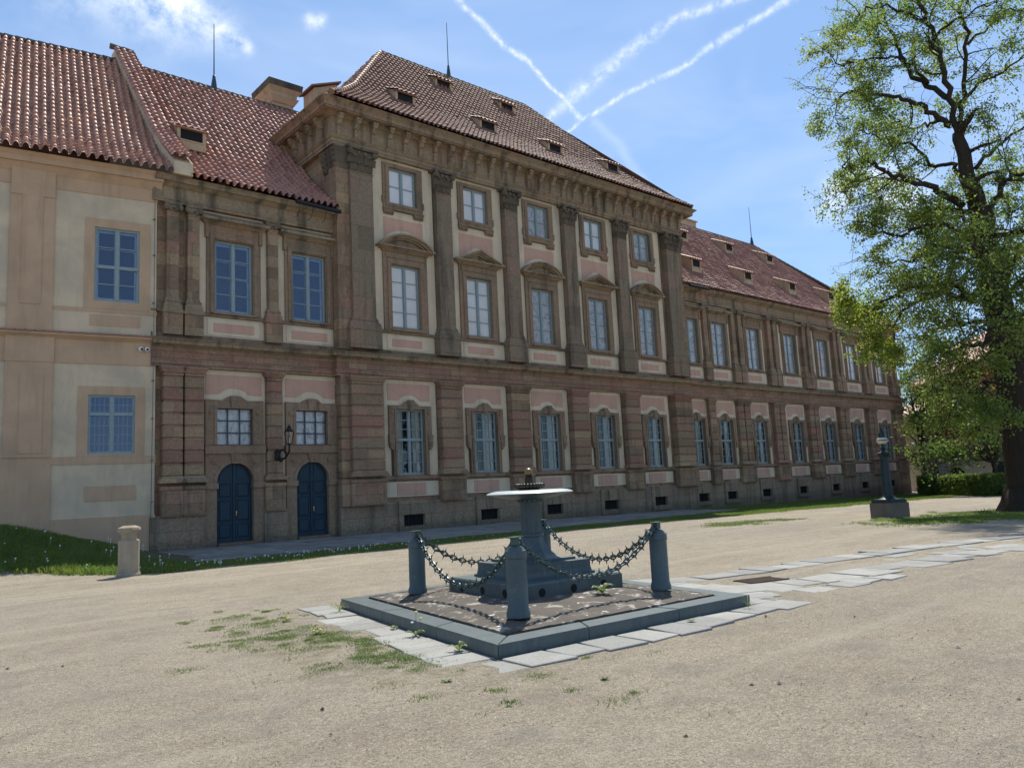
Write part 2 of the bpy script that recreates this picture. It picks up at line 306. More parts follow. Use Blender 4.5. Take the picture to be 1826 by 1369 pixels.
# ---------------------------------------------------------------- mesh builder
class MB:
    def __init__(s): s.v = []; s.f = []; s.uv = None
    def add(s, vs, fs):
        o = len(s.v); s.v.extend(vs); s.f.extend([tuple(i+o for i in f) for f in fs]); return s
    def box(s, x0, x1, y0, y1, z0, z1):
        return s.loft((x0, x1, y0, y1), z0, (x0, x1, y0, y1), z1)
    def loft(s, a, z0, b, z1):
        v = [(a[0], a[2], z0), (a[1], a[2], z0), (a[1], a[3], z0), (a[0], a[3], z0), (b[0], b[2], z1), (b[1], b[2], z1), (b[1], b[3], z1), (b[0], b[3], z1)]
        return s.add(v, [(0, 3, 2, 1), (4, 5, 6, 7), (0, 1, 5, 4), (1, 2, 6, 5), (2, 3, 7, 6), (3, 0, 4, 7)])
    def bbox(s, x0, x1, y0, y1, z0, z1, b=.02):      # block with a chamfered front
        v = [(x0, y1, z0), (x1, y1, z0), (x1, y1, z1), (x0, y1, z1), (x0, y0+b, z0), (x1, y0+b, z0), (x1, y0+b, z1), (x0, y0+b, z1),
             (x0+b, y0, z0+b), (x1-b, y0, z0+b), (x1-b, y0, z1-b), (x0+b, y0, z1-b)]
        return s.add(v, [(0, 3, 2, 1), (0, 1, 5, 4), (1, 2, 6, 5), (2, 3, 7, 6), (3, 0, 4, 7), (4, 5, 9, 8), (5, 6, 10, 9), (6, 7, 11, 10), (7, 4, 8, 11), (8, 9, 10, 11)])
    def prism(s, pts, y0, y1):                        # polygon in XZ, extruded along Y
        n = len(pts); v = [(x, y0, z) for x, z in pts]+[(x, y1, z) for x, z in pts]
        return s.add(v, [tuple(range(n)), tuple(range(2*n-1, n-1, -1))]+[(i, i+n, (i+1) % n+n, (i+1) % n) for i in range(n)])
    def prismx(s, pts, x0, x1):                       # polygon in YZ, extruded along X
        n = len(pts); v = [(x0, y, z) for y, z in pts]+[(x1, y, z) for y, z in pts]
        return s.add(v, [tuple(range(n)), tuple(range(2*n-1, n-1, -1))]+[(i, i+n, (i+1) % n+n, (i+1) % n) for i in range(n)])
    def prismz(s, pts, z0, z1):
        n = len(pts); v = [(x, y, z0) for x, y in pts]+[(x, y, z1) for x, y in pts]
        return s.add(v, [tuple(range(n)), tuple(range(2*n-1, n-1, -1))]+[(i, i+n, (i+1) % n+n, (i+1) % n) for i in range(n)])
    def band(s, outer, inner, y0, y1):                # strip between two open XZ polylines
        n = len(outer)
        for i in range(n-1): s.prism([outer[i], outer[i+1], inner[i+1], inner[i]], y0, y1)
        return s
    def holes(s, x0, x1, z0, z1, y0, y1, hs):
        xs = sorted({x0, x1} | {max(x0, min(x1, v)) for h in hs for v in h[:2]}); zs = sorted({z0, z1} | {max(z0, min(z1, v)) for h in hs for v in h[2:]})
        for a, b in zip(xs, xs[1:]):
            run = None
            for c, d in zip(zs, zs[1:]):
                cx, cz = (a+b)/2, (c+d)/2
                inh = any(h[0] < cx < h[1] and h[2] < cz < h[3] for h in hs)
                if not inh: run = (run[0], d) if run else (c, d)
                if inh and run: s.box(a, b, y0, y1, run[0], run[1]); run = None
            if run: s.box(a, b, y0, y1, run[0], run[1])
        return s
    def lathe(s, c, prof, n=24, flute=0., power=None):
        o = len(s.v); cx, cy, cz = c
        for r, z in prof:
            for k in range(n):
                a = 2*math.pi*k/n; rr = r*(1-(flute if k % 2 else 0.))
                s.v.append((cx+rr*math.cos(a), cy+rr*math.sin(a), cz+z))
        for i in range(len(prof)-1):
            for k in range(n):
                k2 = (k+1) % n; s.f.append((o+i*n+k, o+i*n+k2, o+(i+1)*n+k2, o+(i+1)*n+k))
        s.f.append(tuple(o+k for k in range(n-1, -1, -1))); s.f.append(tuple(o+(len(prof)-1)*n+k for k in range(n)))
        return s
    def tube(s, pts, rad, n=8, cap=True):
        o = len(s.v); pts = [Vector(p) for p in pts]; rad = rad if hasattr(rad, '__len__') else [rad]*len(pts)
        ref = None
        for i, p in enumerate(pts):
            d = (pts[min(i+1, len(pts)-1)]-pts[max(i-1, 0)]).normalized()
            if ref is None: ref = Vector((0, 0, 1)) if abs(d.z) < .9 else Vector((1, 0, 0))
            a = d.cross(ref).normalized(); b = a.cross(d).normalized(); ref = b
            for k in range(n):
                an = 2*math.pi*k/n; q = p+(a*math.cos(an)+b*math.sin(an))*rad[i]; s.v.append(tuple(q))
        for i in range(len(pts)-1):
            for k in range(n):
                k2 = (k+1) % n; s.f.append((o+i*n+k, o+i*n+k2, o+(i+1)*n+k2, o+(i+1)*n+k))
        if cap: s.f.append(tuple(o+k for k in range(n-1, -1, -1))); s.f.append(tuple(o+(len(pts)-1)*n+k for k in range(n)))
        return s
    def sphere(s, c, r, n=12, m=8, sz=1.):
        prof = [(max(r*math.sin(math.pi*i/m), r*.02), -r*sz*math.cos(math.pi*i/m)) for i in range(m+1)]
        return s.lathe(c, prof, n)
    def mesh(s, name, m, smooth=False, recalc=True, origin=(0, 0, 0)):
        me = bpy.data.meshes.new(name)
        ox, oy, oz = origin
        vs = s.v if origin == (0, 0, 0) else [(x-ox, y-oy, z-oz) for x, y, z in s.v]
        me.from_pydata(vs, [], s.f)
        if recalc:
            bm = bmesh.new(); bm.from_mesh(me); bmesh.ops.recalc_face_normals(bm, faces=bm.faces); bm.to_mesh(me); bm.free()
        me.materials.append(m)
        if smooth:
            me.polygons.foreach_set('use_smooth', [True]*len(me.polygons))
            if smooth != 'all': me.set_sharp_from_angle(angle=R_(38))
        me.update(); return me
def thing(name, label, cat, loc=(0, 0, 0), rotz=0, group=None):
    o = bpy.data.objects.new(name, None); COL.objects.link(o); o.location = loc; o.rotation_euler = (0, 0, rotz); o.empty_display_size = .3
    o['label'] = label; o['category'] = cat
    if group: o['group'] = group
    return o
def tag(o, label, cat, group=None, kind=None):
    if label: o['label'] = label
    if cat: o['category'] = cat
    if group: o['group'] = group
    if kind: o['kind'] = kind
    return o
ABS = {}     # absolute location of every part, so children can be offset from their parent
def absloc(p): return Vector(ABS.get(p.name, p.location)) if p else Vector((0, 0, 0))
def place(name, me, parent, at):                      # at = position in the root's frame + root location
    o = bpy.data.objects.new(name, me); COL.objects.link(o)
    if parent: o.parent = parent
    o.location = Vector(at)-absloc(parent); ABS[o.name] = Vector(at); return o
def part(name, mb, m, parent=None, smooth=False, recalc=True, local=False):
    v = np.array(mb.v); c = (v.min(0)+v.max(0))/2; c[2] = v[:, 2].min()
    c = tuple(float(x) for x in c)
    me = mb.mesh(name, m, smooth, recalc, origin=c)
    o = bpy.data.objects.new(name, me); COL.objects.link(o)
    if parent: o.parent = parent
    if local:   # coordinates are already in the root's own frame
        base = Vector(ABS.get(parent.name, (0, 0, 0))) if parent.parent else Vector((0, 0, 0))
        o.location = Vector(c)-base; ABS[o.name] = Vector(c)
    else:
        o.location = Vector(c)-absloc(parent); ABS[o.name] = Vector(c)
    return o
# ---------------------------------------------------------------- ground
def smooth01(a, b, x): t_ = np.clip((x-a)/(b-a), 0, 1); return t_*t_*(3-2*t_)
def gh(x, y):
    x = np.asarray(x, float); y = np.asarray(y, float)
    z = -1.60-.45*np.clip((x-22)/40., 0, 1.)-.05*np.exp(-((x-7)**2+(y-8)**2)/30.)
    bank = 1.12*np.clip((8.6-x)/4.6, 0, 1.)*smooth01(20.5, 28.2, y)*(y > 20.5)
    far = smooth01(70, 110, np.hypot(x, y))
    return z+bank-.10*far
def ground():
    xs = np.concatenate([[-1500, -400, -120, -60, -30], np.arange(-15, 72, .5), [75, 80, 90, 110, 150, 300, 700, 1500]])
    ys = np.concatenate([[-1500, -400, -100, -40, -15, -6], np.arange(-3, 32, .4), [35, 40, 50, 70, 110, 300, 700, 1500]])
    X, Y = np.meshgrid(xs, ys); Z = gh(X, Y)
    Z += .012*np.sin(X*1.7+Y*.6)*np.sin(Y*1.1-X*.4)
    nx, ny = len(xs), len(ys)
    v = np.stack([X, Y, Z], -1).reshape(-1, 3).tolist()
    f = [(j*nx+i, j*nx+i+1, (j+1)*nx+i+1, (j+1)*nx+i) for j in range(ny-1) for i in range(nx-1)]
    mb = MB(); mb.v = [tuple(p) for p in v]; mb.f = f
    o = part('ground', mb, m_gravel, None, 'all', False); tag(o, 'pale sandy gravel forecourt', None, kind='structure'); return o
ground()
# ---------------------------------------------------------------- roofs
def roof(name, prof, xl, xr, m, parent, rot=None, tw=.25, rowlen=.36, amp=.058, lift=.055, ns=8, local=False, top=None):
    """prof: [(run, z)] from eave up, run = horizontal distance inwards. xl/xr: functions of run. Tiles along u."""
    pts = [Vector((a, b)) for a, b in prof]; segL = [(pts[i+1]-pts[i]).length for i in range(len(pts)-1)]; Ls = [0]
    for l in segL: Ls.append(Ls[-1]+l)
    def at(s):
        s = min(max(s, 0), Ls[-1]-1e-6)
        for i in range(len(segL)):
            if s <= Ls[i+1]:
                q = pts[i].lerp(pts[i+1], (s-Ls[i])/segL[i]); d = (pts[i+1]-pts[i]).normalized(); return q, Vector((-d.y, d.x))
    rows = int(round(Ls[-1]/rowlen)); rl = Ls[-1]/rows
    x0 = min(xl(0), xl(pts[-1].x)); x1 = max(xr(0), xr(pts[-1].x)); nt = int((x1-x0)/tw)+1; nu = nt*ns+1
    u = x0+np.arange(nu)*tw/ns; ph = (u-x0)/tw
    fx = (ph % 1.)-.5; cap_ = np.clip(1-(fx/.30)**2, 0, 1)**.5; tro = -.55*np.clip(1-((np.abs(fx)-.5)/.2)**2, 0, 1)**.5
    prof_u = amp*(1.7*cap_+tro*(cap_ <= 0)-.3)
    vs = []; uv = []
    for r in range(rows):
        for e, lf in ((0., 1.), (.96, .0)):
            q, nn = at((r+e)*rl); a, b = xl(q.x), xr(q.x)
            jit = .012*rng.standard_normal(nt+2)[np.clip(ph.astype(int), 0, nt)]*(1-e)
            h = prof_u*(1.-.12*e)+lift*lf+jit+.02
            uc = np.clip(u, a, b)
            for k in range(nu):
                vs.append((float(uc[k]), q.x+nn.x*float(h[k]), q.y+nn.y*float(h[k])))
                uv.append((float(ph[k])+.5, r+.5))
    f = []; nr = rows*2
    for j in range(nr-1):
        for k in range(nu-1):
            a = j*nu+k; 
            if vs[a][0] == vs[a+1][0] and vs[a+nu][0] == vs[a+nu+1][0]: continue
            f.append((a, a+1, a+nu+1, a+nu))
    mb = MB(); mb.f = f
    mb.v = vs if rot is None else [rot(*p) for p in vs]
    used = sorted({i for ff in f for i in ff}); idx = {o: i for i, o in enumerate(used)}
    mb.v = [mb.v[i] for i in used]; mb.f = [tuple(idx[i] for i in ff) for ff in f]; uvs = [uv[i] for i in used]
    o = part(name, mb, m, parent, 'all', False, local)
    me = o.data; lay = me.uv_layers.new(name='UVMap')
    li = np.empty(len(me.loops), int); me.loops.foreach_get('vertex_index', li)
    # one tile id per face
    fi = []
    for p in me.polygons:
        m0 = uvs[p.vertices[0]]
        for _ in p.vertices: fi.extend((m0[0]+1e-3, m0[1]))
    lay.data.foreach_set('uv', fi)
    try: me.set_sharp_from_angle(angle=R_(60))
    except Exception: pass
    return o
def dormer(parent, X, Y, zb, wd, ht, zs, m, depth=1.05, rise=.52, local=False):
    """small roof hatch: X centre, Y front plane, zb sill; zs(Y) main slope"""
    a, b = X-wd/2-.12, X+wd/2+.12; zt = zb+ht+.10
    mb = MB(); mb.holes(a, b, zb-.35, zt, Y, Y+.08, [(X-wd/2, X+wd/2, zb, zb+ht)])
    for xx in (a, b-.06): mb.prismx([(Y+.08, zb-.35), (Y+.08, zt), (Y+depth, zt+rise-.02), (Y+depth+.25, zt+rise-.3)], xx, xx+.06)
    mb.box(X-wd/2-.03, X+wd/2+.03, Y-.03, Y+.02, zb-.05, zb)
    d = part('dormer', mb, m_chim, parent, local=local)
    r = MB(); n = int((b-a+.16)/.25*6); y0, y1 = Y-.14, Y+depth+.12
    z0, z1 = zt-.05, zt+rise+.06
    vs = []; 
    for j in range(9):
        tt = j/8
        for k in range(n+1):
            x = a-.09+(b-a+.18)*k/n; h = .03*math.cos(2*math.pi*(x-a)/.25)
            vs.append((x, y0+(y1-y0)*tt, z0+(z1-z0)*tt+h+.03+(.02 if j % 2 else 0)))
    r.add(vs, [(j*(n+1)+k, j*(n+1)+k+1, (j+1)*(n+1)+k+1, (j+1)*(n+1)+k) for j in range(8) for k in range(n)])
    r.box(a-.08, b+.08, y0+.03, y0+.2, z0-.05, z0-.02)
    rr = part('dormer_roof', r, m, d, 'all', True, local)
    rr.data.uv_layers.new(name='UVMap')
    h = MB(); h.box(X-wd/2, X+wd/2, Y+.05, Y+.10, zb, zb+ht)
    part('hatch', h, m_dark, d, local=local)
# ---------------------------------------------------------------- windows (bay-local: x from bay centre, y = calibrated depth)
CACHE = {}
def cached(key, fn, m, smooth=False):
    if key not in CACHE: CACHE[key] = fn().mesh(key, m, smooth)
    return CACHE[key]
YG = 28.0
def f_frame(hw, z0, z1, cols, rows, fw=.055, mw=.03, cm=.05, trans=None, cols2=None):
    mb = MB(); y0, y1 = YG-.035, YG+.03
    mb.holes(-hw, hw, z0, z1, y0, y1, [(-hw+fw, hw-fw, z0+fw, z1-fw)])
    mb.box(-cm, cm, y0-.012, y1, z0+fw, z1-fw)
    if trans: mb.box(-hw+fw, hw-fw, y0-.02, y1, trans-.055, trans+.055)
    for sgn in (-1, 1):
        a, b = sorted((sgn*cm, sgn*(hw-fw)))
        mb.holes(a, b, z0+fw, z1-fw, y0+.012, y1-.01, [(a+.03, b-.03, z0+fw+.03, z1-fw-.03)])
        for (zz0, zz1, rr) in ([(z0+fw, trans-.055, rows[0]), (trans+.055, z1-fw, rows[1])] if trans else [(z0+fw, z1-fw, rows)]):
            for k in range(1, rr):
                z = zz0+(zz1-zz0)*k/rr; mb.box(a+.03, b-.03, y0+.018, y1-.015, z-mw/2, z+mw/2)
            for k in range(1, cols):
                x = a+(b-a)*k/cols; mb.box(x-mw/2, x+mw/2, y0+.0165, y1-.0135, zz0, zz1)
    return mb
def f_pane(hw, z0, z1):
    mb = MB(); mb.add([(-hw+.04, YG+.005, z0+.04), (hw-.04, YG+.005, z0+.04), (hw-.04, YG+.005, z1-.04), (-hw+.04, YG+.005, z1-.04)], [(0, 1, 2, 3)]); return mb
def f_back(hw, z0, z1, y=.12):
    mb = MB(); mb.box(-hw, hw, YG+y, YG+y+.02, z0, z1); return mb
def f_curtain(hw, z0, z1, cover=.62):
    mb = MB(); n = 40
    for sgn in (-1, 1):
        vs = []
        for k in range(n+1):
            x = sgn*(hw-(hw*cover)*k/n); y = YG+.16+.03*math.sin(k*1.3)
            vs += [(x, y, z0), (x, y, z1)]
        mb.add(vs, [(2*k, 2*k+2, 2*k+3, 2*k+1) for k in range(n)])
    return mb
def window(parent, xc, yo, kind, z0, z1, hw, cols, rows, trans=None, back='dark', glassm=None, key=''):
    at = (xc, yo, 0); k = f'{kind}{z0}{z1}{hw}{cols}{rows}{trans}'
    fr = place('window', cached('frame'+k, lambda: f_frame(hw, z0, z1, cols, rows, trans=trans), m_frame), parent, at)
    place('pane', cached('pane'+k+str(glassm and glassm.name), lambda: f_pane(hw, z0, z1), glassm or m_glass), fr, at)
    if back == 'blind': place('blind', cached('blind'+k, lambda: f_back(hw, z0, z1, .03), m_blind), fr, at)
    elif back == 'film': place('blind', cached('film'+k, lambda: f_back(hw, z0, z1, .03), m_film), fr, at)
    elif back == 'inner':
        def fi():
            mb = f_frame(hw*.93, z0+.07, z1-.07, 1, 4); mb.v = [(x, y+.11, z) for x, y, z in mb.v]; return mb
        place('inner_frame', cached('inner'+k, fi, m_wframe), fr, at); place('room', cached('room'+k, lambda: f_back(hw, z0, z1, .32), m_dark), fr, at)
    else:
        if back == 'curtain': place('curtain', cached('curt'+k, lambda: f_curtain(hw, z0, z1), m_curt, 'all'), fr, at)
        place('room', cached('room'+k, lambda: f_back(hw, z0, z1, .32), m_dark), fr, at)
    return fr
def arc(cx, cz, r, a0, a1, n): return [(cx+r*math.cos(R_(a0+(a1-a0)*k/n)), cz+r*math.sin(R_(a0+(a1-a0)*k/n))) for k in range(n+1)]
BUMP = [(.50, 0), (.42, .03), (.34, .12), (.24, .20), (.10, .25), (0, .26)]
def bump_line(w, z, sc_=1., dz=0.):
    r = [(x*w, z+h*sc_+dz) for x, h in BUMP]; l = [(-x, zz) for x, zz in r[::-1]][1:]; return r+l    # right to left
def ground_bay(parent, xc, yo, cw=1.38, fw=1.06, win=True, zbot=None):
    at = (xc, yo, 0); k = f'{cw}{fw}{win}'
    def cream():
        return MB().holes(-cw, cw, .71, 4.72, 27.905, 27.97, [(-fw+.1, fw-.1, -5, 3.5)])
    place('plaster_field', cached('gcream'+k, cream, m_cream), parent, at)
    def pink():
        q = [(-fw, 4.55), (-fw, 3.84)]+[(-x, z) for x, z in bump_line(1.25, 3.84, .95)]+[(fw, 3.84), (fw, 4.55)]
        return MB().prism(q, 27.888, 27.95)
    place('pink_panel', cached('gpink'+k, pink, m_ppink), parent, at)
    def surr():
        mb = MB(); hw = .70
        zt = 3.62; q = [(-fw, 3.47), (-fw, zt)]+[(-x, z) for x, z in bump_line(1., zt, .85)]+[(fw, zt), (fw, 3.47)]
        mb.prism(q, 27.80, 27.96)
        q2 = [(-fw+.07, 3.475), (-fw+.07, zt-.06)]+[(-x, z) for x, z in bump_line(.9, zt-.08, .85)]+[(fw-.07, zt-.06), (fw-.07, 3.475)]
        mb.prism(q2, 27.765, 27.81)
        for s_ in (-1, 1):
            a, b = sorted((s_*hw, s_*fw)); mb.box(a, b, 27.80, 27.96, 2.36, 3.47); a, b = sorted((s_*hw, s_*(hw+.10))); mb.box(a, b, 27.765, 27.81, .715, 3.47)
            a, b = sorted((s_*hw, s_*(fw-.17))); mb.box(a, b, 27.80, 27.96, .712, 2.36)
            a, b = sorted((s_*(hw+.12), s_*(fw+.03))); mb.box(a, b, 27.74, 27.96, 2.26, 2.40)
            mb.prism([(s_*(fw-.22), 2.26), (s_*(fw+.02), 2.26), (s_*(fw+.03), 2.0), (s_*(fw-.02), 1.86), (s_*(fw-.12), 1.76), (s_*(fw-.2), 1.85)], 27.755, 27.96)
            mb.add(*_disc(s_*(fw-.09), 2.02, .085, 27.71, 27.76))
            mb.add(*_disc(s_*(fw-.16), 3.34, .07, 27.77, 27.80))
        mb.prism([(-.10, 3.40), (.10, 3.40), (.16, 3.86), (-.16, 3.86)], 27.72, 27.80)
        mb.prism([(-.045, 3.45), (.045, 3.45), (.10, 3.80), (0, 3.68), (-.10, 3.80)], 27.695, 27.73)
        return mb
    if win:
        place('window_surround', cached('gsurr'+k, surr, m_surr), parent, at)
    def low():
        mb = MB(); mb.box(-cw, cw, 27.90, 27.97, -.16, .455); return mb
    if win:
        place('plaster_field', cached('glow'+k, low, m_cream), parent, at)
        place('pink_panel', cached('glowp', lambda: MB().bbox(-.72, .72, 27.88, 27.95, -.10, .39, .012), m_ppink), parent, at)
def _disc(cx, cz, r, y0, y1, n=12):
    p = [(cx+r*math.cos(2*math.pi*k/n), cz+r*math.sin(2*math.pi*k/n)) for k in range(n)]
    v = [(x, y0, z) for x, z in p]+[(x, y1, z) for x, z in p]
    return v, [tuple(range(n)), tuple(range(2*n-1, n-1, -1))]+[(i, i+n, (i+1) % n+n, (i+1) % n) for i in range(n)]
def basement(parent, xc, yo, zb=-1.36, zt=-.90, hw=.53):
    at = (xc, yo, 0)
    def fr():
        mb = MB(); mb.holes(-.76, .76, zb-.2, -.32, 27.735, 27.80, [(-hw, hw, zb, zt)])
        mb.box(-.80, .80, 27.69, 27.80, zb-.24, zb-.14)
        mb.prism([(-.16, zt), (.16, zt), (.24, -.36), (-.24, -.36)], 27.71, 27.74); return mb
    o = place('basement_window', cached(f'bsm{zb}{hw}', fr, m_plinth), parent, at)
    def gr():
        mb = MB()
        for k in range(9):
            x = -hw+2*hw*(k+.5)/9; mb.box(x-.012, x+.012, 27.86, 27.885, zb, zt)
        return mb
    place('grille', cached(f'bsg{zb}{hw}', gr, m_iron), o, at)
    place('opening', cached(f'bso{zb}{hw}', lambda: MB().box(-hw-.05, hw+.05, 27.90, 27.92, zb-.05, zt+.05), m_dark), o, at)  # dark sheet stands in for the darkness behind the grille
def f_ped(hw, z0=-.42, z1=.62, y=27.63):
    mb = MB(); mb.box(-hw, hw, y, 27.96, z0, z1-.14); mb.box(-hw-.03, hw+.03, y-.04, 27.96, z1-.14, z1-.02)
    mb.holes(-hw+.02, hw-.02, z0+.06, z1-.16, y-.022, y+.01, [(-hw+.13, hw-.13, z0+.17, z1-.26)])
    return mb
def f_rust(hw, z0=.94, z1=4.41, n=8, y=27.56):
    mb = MB(); h = (z1-z0)/n
    mb.box(-hw+.045, hw-.045, y+.05, 27.96, z0, z1)
    for k in range(n): mb.bbox(-hw, hw, y, 27.955, z0+k*h+.018, z0+(k+1)*h-.018, .028)
    mb.loft((-hw-.13, hw+.13, y-.09, 27.96), .71, (-hw-.1, hw+.1, y-.07, 27.96), .80); mb.loft((-hw-.1, hw+.1, y-.07, 27.96), .80, (-hw, hw, y, 27.96), .94)
    mb.box(-hw-.01, hw+.01, y-.01, 27.96, z1, z1+.07); mb.loft((-hw-.02, hw+.02, y-.02, 27.96), z1+.10, (-hw-.10, hw+.10, y-.09, 27.96), z1+.25); mb.box(-hw-.11, hw+.11, y-.10, 27.96, z1+.25, z1+.31)
    mb.box(-hw+.02, hw-.02, y+.02, 27.96, z1+.07, z1+.10)
    return mb
def f_giant(hw, z0=5.86, z1=13.34, y=27.60, ph=None):
    ph = ph or hw+.17
    mb = MB(); mb.box(-ph, ph, y-.10, 27.96, z0, 6.62); mb.box(-ph-.03, ph+.03, y-.13, 27.96, 6.62, 6.72); mb.box(-ph, ph, y-.095, 27.96, 6.72, 6.79)
    mb.box(-ph+.02, ph-.02, y-.08, 27.96, 6.79, 6.90); mb.loft((-ph+.03, ph-.03, y-.07, 27.96), 6.90, (-hw-.05, hw+.05, y-.03, 27.96), 7.02)
    mb.box(-hw-.07, hw+.07, y-.045, 27.96, 7.02, 7.09); mb.loft((-hw-.04, hw+.04, y-.02, 27.96), 7.09, (-hw, hw, y, 27.96), 7.22)
    mb.box(-hw, hw, y, 27.96, 7.22, z1); mb.box(-hw-.025, hw+.025, y-.025, 27.96, z1-.08, z1-.03)
    return mb
def f_corinth(hw, z0=13.34, z1=14.36, y=27.60):
    mb = MB(); H = z1-z0
    mb.loft((-hw, hw, y, 27.96), z0, (-hw-.06, hw+.06, y-.06, 27.96), z1-.15)
    r2 = random.Random(3)
    for row, (zb, zt, n, o) in enumerate(((.0, .36, 3, .07), (.30, .66, 4, .10))):
        for k in range(n):
            xc = (-hw+(2*hw)*(k+.5)/n) if row == 0 else (-hw-.02+(2*hw+.04)*k/(n-1)); wd = hw/n*.95
            a, b, c = z0+zb*H, z0+zt*H, y-.02
            for side in (-.5, 0., .5):      # three lobes per leaf, each curling outwards
                xx = xc+side*wd*1.2; ht = 1. if side == 0 else .82; ww = wd*.42
                vs = []
                for j in range(6):
                    q = j/5; zz = a+(b-a)*ht*min(1., q*1.15)-(.05*H*max(0, q-.8)*5*ht if q > .8 else 0); yy = c-.02-o*q**2.2-(.02 if side == 0 else 0); w_ = ww*(1-.35*q)
                    vs += [(xx-w_, yy+.015, zz), (xx, yy-.02, zz), (xx+w_, yy+.015, zz)]
                vs2 = [(x, yv+.035, z) for x, yv, z in vs]; n_ = len(vs)
                mb.add(vs, [(3*j+i, 3*j+i+1, 3*j+i+4, 3*j+i+3) for j in range(5) for i in range(2)])
                mb.add(vs2, [(3*j+i, 3*j+i+1, 3*j+i+4, 3*j+i+3) for j in range(5) for i in range(2)])
    for s_ in (-1, 1):
        mb.add(*_disc(s_*(hw+.06), z1-.24*H, .13*H, y-.17, y-.05, 10)); mb.add(*_disc(s_*(hw+.06), z1-.24*H, .07*H, y-.20, y-.15, 8))
        mb.add(*_disc(s_*(hw*.28), z1-.25*H, .08*H, y-.13, y-.05, 8))
        mb.prism([(s_*.08, z0+.5*H), (s_*(hw+.0), z1-.34*H), (s_*(hw+.1), z1-.20*H), (s_*.12, z0+.66*H)], y-.10, y-.04)
    mb.prismz([(-hw-.20, y-.20), (0, y-.11), (hw+.20, y-.20), (hw+.20, 27.96), (-hw-.20, 27.96)], z1-.115, z1-.01)
    mb.add(*_disc(0, z1-.07, .075, y-.19, y-.10, 8))
    return mb
def ogrp(fn): return fn
def pilaster(parent, xc, yo, kind, hw, gh_=None):
    at = (xc, yo, 0)
    return at
# ================================================================ PAVILION
CX = 26.6; BC = [18.47+4.03*k for k in range(5)]; PX = [20.50+4.03*k for k in range(4)]
PL, PR_ = 15.22, 37.98; YB = 40.0
pav = thing('palace_pavilion', 'tall central sandstone block with giant pilasters, pedimented windows and steep brown roof', 'building', (CX, 34, -1.64))
def core(mb, x0, x1, yo, hs, ztop):
    mb.holes(x0, x1, -.34, ztop, 27.95+yo, 28.36+yo, hs)
mb = MB()
hs = []
for x in BC: hs += [(x-.70, x+.70, .74, 3.47), (x-.715, x+.715, 6.93, 9.69), (x-.70, x+.70, 12.42, 14.04)]
core(mb, PL, PR_, 0, hs, 15.9)
mb.box(PL, PL+.4, 28.36, YB, -2.0, 15.9); mb.box(PR_-.4, PR_, 28.36, YB, -2.0, 15.9); mb.box(PL+.4, PR_-.4, YB-.4, YB, -2., 15.9)
mb.box(PL+.4, PR_-.4, 28.4, YB-.4, 15.7, 15.85)
part('wall', mb, m_stone, pav)
bw = [x for x in BC]
mb = MB(); mb.holes(PL-.12, PR_+.12, -2.2, -.43, 27.80, 28.3, [(x-.50, x+.50, -1.36, -.90) for x in bw]); mb.loft((PL-.12, PR_+.12, 27.80, 28.3), -.43, (PL-.02, PR_+.02, 27.90, 28.3), -.34)
part('plinth', mb, m_plinth, pav)
for x in bw: basement(pav, x, 0)
mb = MB(); mb.box(PL+.0, PR_, 27.82, 27.95, .55, .66); mb.box(PL, PR_, 27.86, 27.95, .66, .71); part('sill_course', mb, m_surr, pav)
# lower entablature and its cornice
def rect(o, x0=PL, x1=PR_, y0=27.95, y1=YB): return (x0-o, x1+o, y0-o, y1)
mb = MB(); mb.box(*rect(.20), 4.73, 4.84); mb.box(*rect(.23), 4.84, 4.96); mb.box(*rect(.25), 4.96, 5.0); mb.box(*rect(.17), 5.0, 5.42)
part('lower_entablature', mb, m_pink, pav)
mb = MB(); mb.loft(rect(.19), 5.42, rect(.32), 5.50); mb.loft(rect(.42), 5.50, rect(.44), 5.60); mb.loft(rect(.44), 5.60, rect(.52), 5.68); mb.loft(rect(.52), 5.68, rect(.30), 5.745)
part('string_cornice', mb, m_corn, pav)
mb = MB(); mb.box(PL-.05, PR_+.05, 27.84, 27.95, 5.745, 5.94); mb.box(PL, PR_, 27.80, 27.95, 6.68, 6.74); mb.box(PL, PR_, 27.85, 27.95, 6.74, 6.80); part('blocking_course', mb, m_grey, pav)
# top entablature
mb = MB(); mb.box(*rect(.22), 14.36, 14.48); mb.box(*rect(.25), 14.48, 14.62); mb.loft(rect(.27), 14.62, rect(.36), 14.72); mb.box(*rect(.24), 14.72, 15.62)
part('upper_entablature', mb, m_corn, pav)
mb = MB(); mb.loft(rect(.30), 15.55, rect(.42), 15.64); mb.box(*rect(.74), 15.64, 15.69); mb.box(*rect(.80), 15.69, 15.84); mb.loft(rect(.80), 15.84, rect(.95), 15.97); mb.box(*rect(.98), 15.97, 16.03)
part('crown_cornice', mb, m_corn, pav)
def f_brack():
    mb = MB(); y = 27.71
    mb.box(-.115, .115, 27.30, y, 15.50, 15.60); mb.prismx([(y, 15.5), (27.34, 15.5), (27.36, 15.40), (27.45, 15.34), (27.52, 15.20), (27.60, 15.17), (y, 15.19)], -.095, .095)
    mb.prismx([(y, 15.17), (27.58, 15.15), (27.56, 15.02), (27.60, 14.88), (27.66, 14.80), (y, 14.78)], -.075, .075)
    mb.box(-.10, .10, 27.62, y, 14.74, 14.79)
    return mb
for k in range(29):
    x = PL+.05+k*(PR_-PL-.10)/28
    place('bracket', cached('brack', f_brack, m_corn), pav, (x, 0, 0))
def f_brack_side():
    b = f_brack(); b.v = [(PL-.24-(27.71-y), x, z) for x, y, z in b.v]; return b
bs = cached('brack_side', f_brack_side, m_corn)
for k in range(9): place('bracket', bs, pav, (0, 28.4+.81*k, 0))
